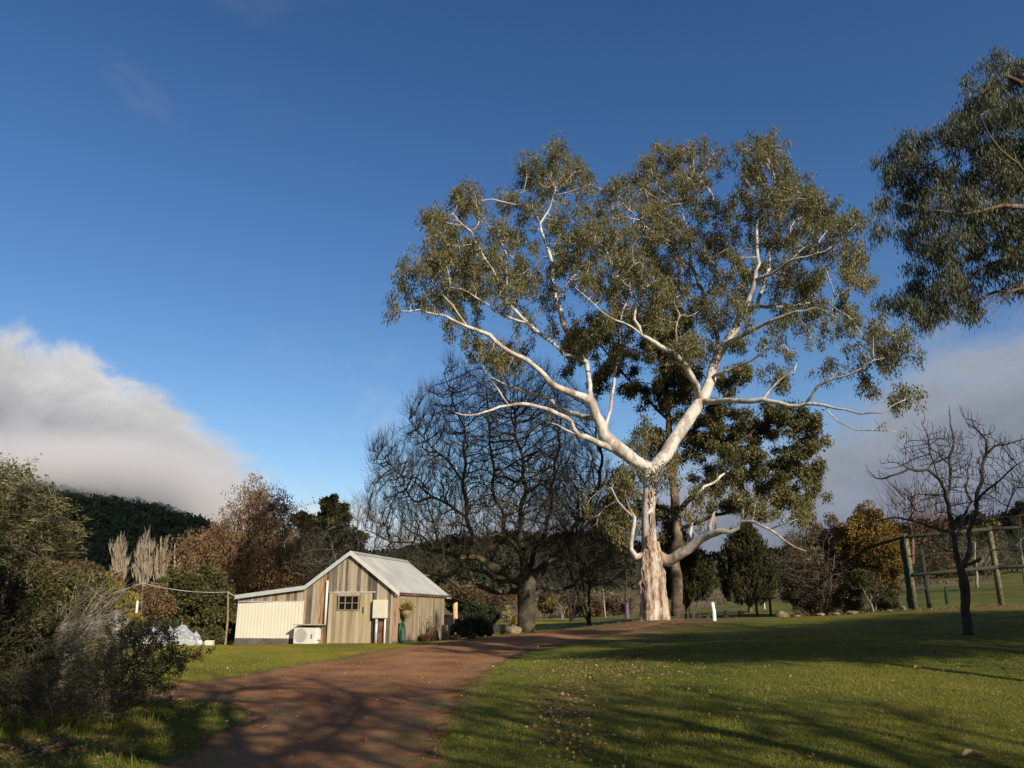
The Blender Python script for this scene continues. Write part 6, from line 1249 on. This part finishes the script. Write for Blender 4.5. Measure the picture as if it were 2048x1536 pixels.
# fallen leaves
m_litter = M('dead_leaf', [(0, (.11, .05, .028)), (.4, (.24, .12, .065)), (.75, (.30, .19, .11)), (1, (.38, .28, .18))], nmix=.1, rough=.7)
pts = []; 
def scat(u0, v0, su, sv, n):
    c = hit(u0, v0); s_ = c[1] / FPX; pts.append(np.stack([c[0] + rng.normal(size=n) * su * s_, c[1] + rng.normal(size=n) * sv], 1))
X, Y = visible_pts(2300, 8.5, 36, 1.3); pts.append(np.stack([X, Y], 1)[rng.random(2300) < .75])
for a_ in ((1180, 1335, 60, 1.6, 260), (1240, 1345, 80, 1.8, 260), (1150, 1395, 45, 1.4, 200), (1130, 1440, 40, .8, 240), (1170, 1500, 60, .6, 200), (1300, 1352, 80, 1.5, 160), (60, 1510, 70, .5, 420), (200, 1500, 90, .5, 360), (330, 1420, 60, .8, 220), (120, 1480, 80, .7, 300), (1100, 1430, 20, 1.5, 160), (1900, 1218, 130, 1.0, 700), (1700, 1228, 80, 1, 260), (1300, 1243, 60, 1.5, 500), (1000, 1276, 60, 4, 240), (380, 1342, 60, 1.0, 160)): scat(*a_)
P_ = np.concatenate(pts); s_ = sdist(P_, road_poly); P_ = P_[(s_ < .1) | (rng.random(len(P_)) < .06)]; m_ = len(P_); Z = gz(P_[:, 0], P_[:, 1]) + .03 + .015 * rng.random(m_) + .02 * (P_[:, 1] > 20)
D = unit(np.stack([rng.normal(size=m_), rng.normal(size=m_), rng.normal(size=m_) * .35], 1)) * (.028 + .055 * rng.random(m_) ** 2)[:, None]
Wv = unit(np.cross(D, np.array([0, 0, 1.0]) + .4 * rng.normal(size=(m_, 3)))) * (.010 + .02 * rng.random(m_))[:, None]
lf = MB(); lf.leaves(np.stack([P_[:, 0], P_[:, 1], Z], 1), D, Wv); o = lf.build('fallen_leaves', m_litter, org=(0, 0, 0)); tag(o, 'dead leaves and bark scraps scattered over the lawn', 'fallen leaves', kind='stuff')
for u, v, s, lab in ((1950, 1522, .13, 'curled pale dead leaf lying at the lower right of the lawn'), (1836, 1340, .07, 'small white scrap lying on the lit lawn'), (1870, 1306, .08, 'pinkish bark scrap at the edge of the lawn shadow')):
    p = hit(u, v) + [0, 0, .035]; mb = MB(); V = []
    for i in range(7):
        for j in range(5): a_, b_ = i / 6 - .5, j / 4 - .5; V.append(p + [a_ * s * 2 , b_ * s * (1.2 - 3.6 * a_ * a_), s * (.5 * math.cos(a_ * 3) * (4 * b_ * b_) + .12 * math.sin(i))])
    mb.add(V, [(i * 5 + j, (i + 1) * 5 + j, (i + 1) * 5 + j + 1, i * 5 + j + 1) for i in range(6) for j in range(4)], r=.95); o = mb.build('dead_leaf', m_litter, None, smooth=True); tag(o, lab, 'dead leaf')

# ================================================================== TREES OUT OF VIEW THAT SHADE THE LAWN
def off_tree(label, x, y, h, ell, n, leaf=0, tip=.016, L=.9, per=2, name='bare_tree', rad=.016):
    b = np.array([x, y, g1(x, y)]); root = thing(name, label, 'tree', b); P0 = [b - [0, 0, .2]]; q0 = [-1]; r0 = [.3]
    for i in range(1, 10): P0.append(b + [rng.normal() * .1, rng.normal() * .1, h * .38 * i / 9]); q0.append(i - 1); r0.append(.3 - .012 * i)
    A = np.concatenate([np.array([ex_, ey_, ez_]) + rsph(int(n * f_)) * rng.random((int(n * f_), 1)) ** .4 * np.array(er) for (ex_, ey_, ez_, er, f_) in ell])
    P, par = colonize(P0, q0, A, .5, .55, 90, jit=.2, trop=(0, 0, .05)); P2, r2, ch2, _ = wood(P, par, np.array(r0), tip, 2.1, m_oakbark, root, 'trunk')
    T, rr_ = twig_set(P2, r2, ch2, par, .04, per, L, up=.4, rad=rad); tw = MB(); tw.twigs(T, rr_, 3)
    if not leaf: tw.build('crown', m_twig, root)
    else:
        tw.build('twigs', m_twig, root); anc = np.concatenate([T[:, -1], T[:, 1]]); pr = max(1, int(leaf / len(anc))); Pl, Dl, Wl = leaf_cloud(anc, pr, .28, .2, .035, hang=.4); l_ = MB(); l_.leaves(Pl, Dl, Wl); l_.build('crown', m_gumleaf, root)
off_tree('leafy gum out of view to the right whose shade crosses the lawn', 21, 9, 14, [(20, 9, 9, (5.5, 4.6, 2.6), .6), (24, 10, 10, (4, 4, 2.5), .4)], 800, 42000, name='gum_tree')
off_tree('wide leafy gum further right of the view shading the far right lawn', 29, 14, 14, [(27, 15, 8.5, (5.5, 3.5, 2.6), 1)], 600, 26000, name='gum_tree')
off_tree('leafy gum just outside the right edge near the viewer', 14.5, 5.5, 12, [(15.5, 7.0, 8.6, (3.2, 2.6, 1.8), 1)], 420, 20000, name='gum_tree')
off_tree('bare tree just behind the viewer casting branch shadows on the driveway', 6.0, -4.5, 14, [(6.5, -4.6, 10.5, (4.6, 3.8, 3.4), .5), (3.2, -1.2, 8.0, (4.2, 2.6, 1.8), .3), (2.0, -.2, 6.8, (3.0, 2.2, 1.3), .2)], 700, 0, tip=.034, L=1.3, rad=.024)
off_tree('bare tree behind the viewer to the right shading the near lawn', 13.5, -5.5, 11, [(12, -4.6, 8, (5.0, 3.6, 3.2), 1)], 560, 5000, tip=.03, L=1.2, rad=.022)
off_tree('leafy tree beside the viewer to the left shading the bushes', .5, -6.5, 10, [(-.2, -2.8, 6.6, (2.6, 2.4, 1.6), 1)], 300, 1500)
# loose stones on the road
n_ = 5200; X = rng.uniform(-12, 1, n_); Y = 8.5 + 18 * rng.random(n_) ** 1.6; s_ = sdist(np.stack([X, Y], 1), road_poly); kp = s_ > .02; X, Y, s_ = X[kp], Y[kp], s_[kp]
m_ = len(X); Z = gz(X, Y) + (.03 * np.sin(X * .9 + 1.3 * np.sin(Y * .35)) * np.sin(Y * .7 + X * .2)) * np.clip((Y - 5) / 20, 0, 1) + .012 + .03 * np.clip(s_ / 1.5, 0, 1)
r_ = (.006 + .018 * rng.random(m_) ** 4)[:, None]; c_ = np.stack([X, Y, Z], 1); A3 = rng.random(m_) * 6.28
vv = [c_ + r_ * np.stack([np.cos(A3 + k_ * 1.57), np.sin(A3 + k_ * 1.57), np.zeros(m_)], 1) * (.7 + .6 * rng.random((m_, 1))) for k_ in range(4)] + [c_ + r_ * np.array([.1, 0, .8])]
b5 = np.arange(m_)[:, None] * 5; V = np.stack(vv, 1).reshape(-1, 3); mb = MB(); rr_ = rng.random(m_)
mb.add(V, t=np.concatenate([b5 + [[i_, (i_ + 1) % 4, 4]] for i_ in range(4)]), r=np.tile(rr_, 4))
o = mb.build('gravel', M('road_stone', [(0, (.12, .06, .035)), (.6, (.28, .15, .08)), (1, (.42, .30, .20))], nmix=.1), org=(0, 0, 0)); tag(o, 'loose stones lying on the red dirt driveway', 'gravel', kind='stuff')
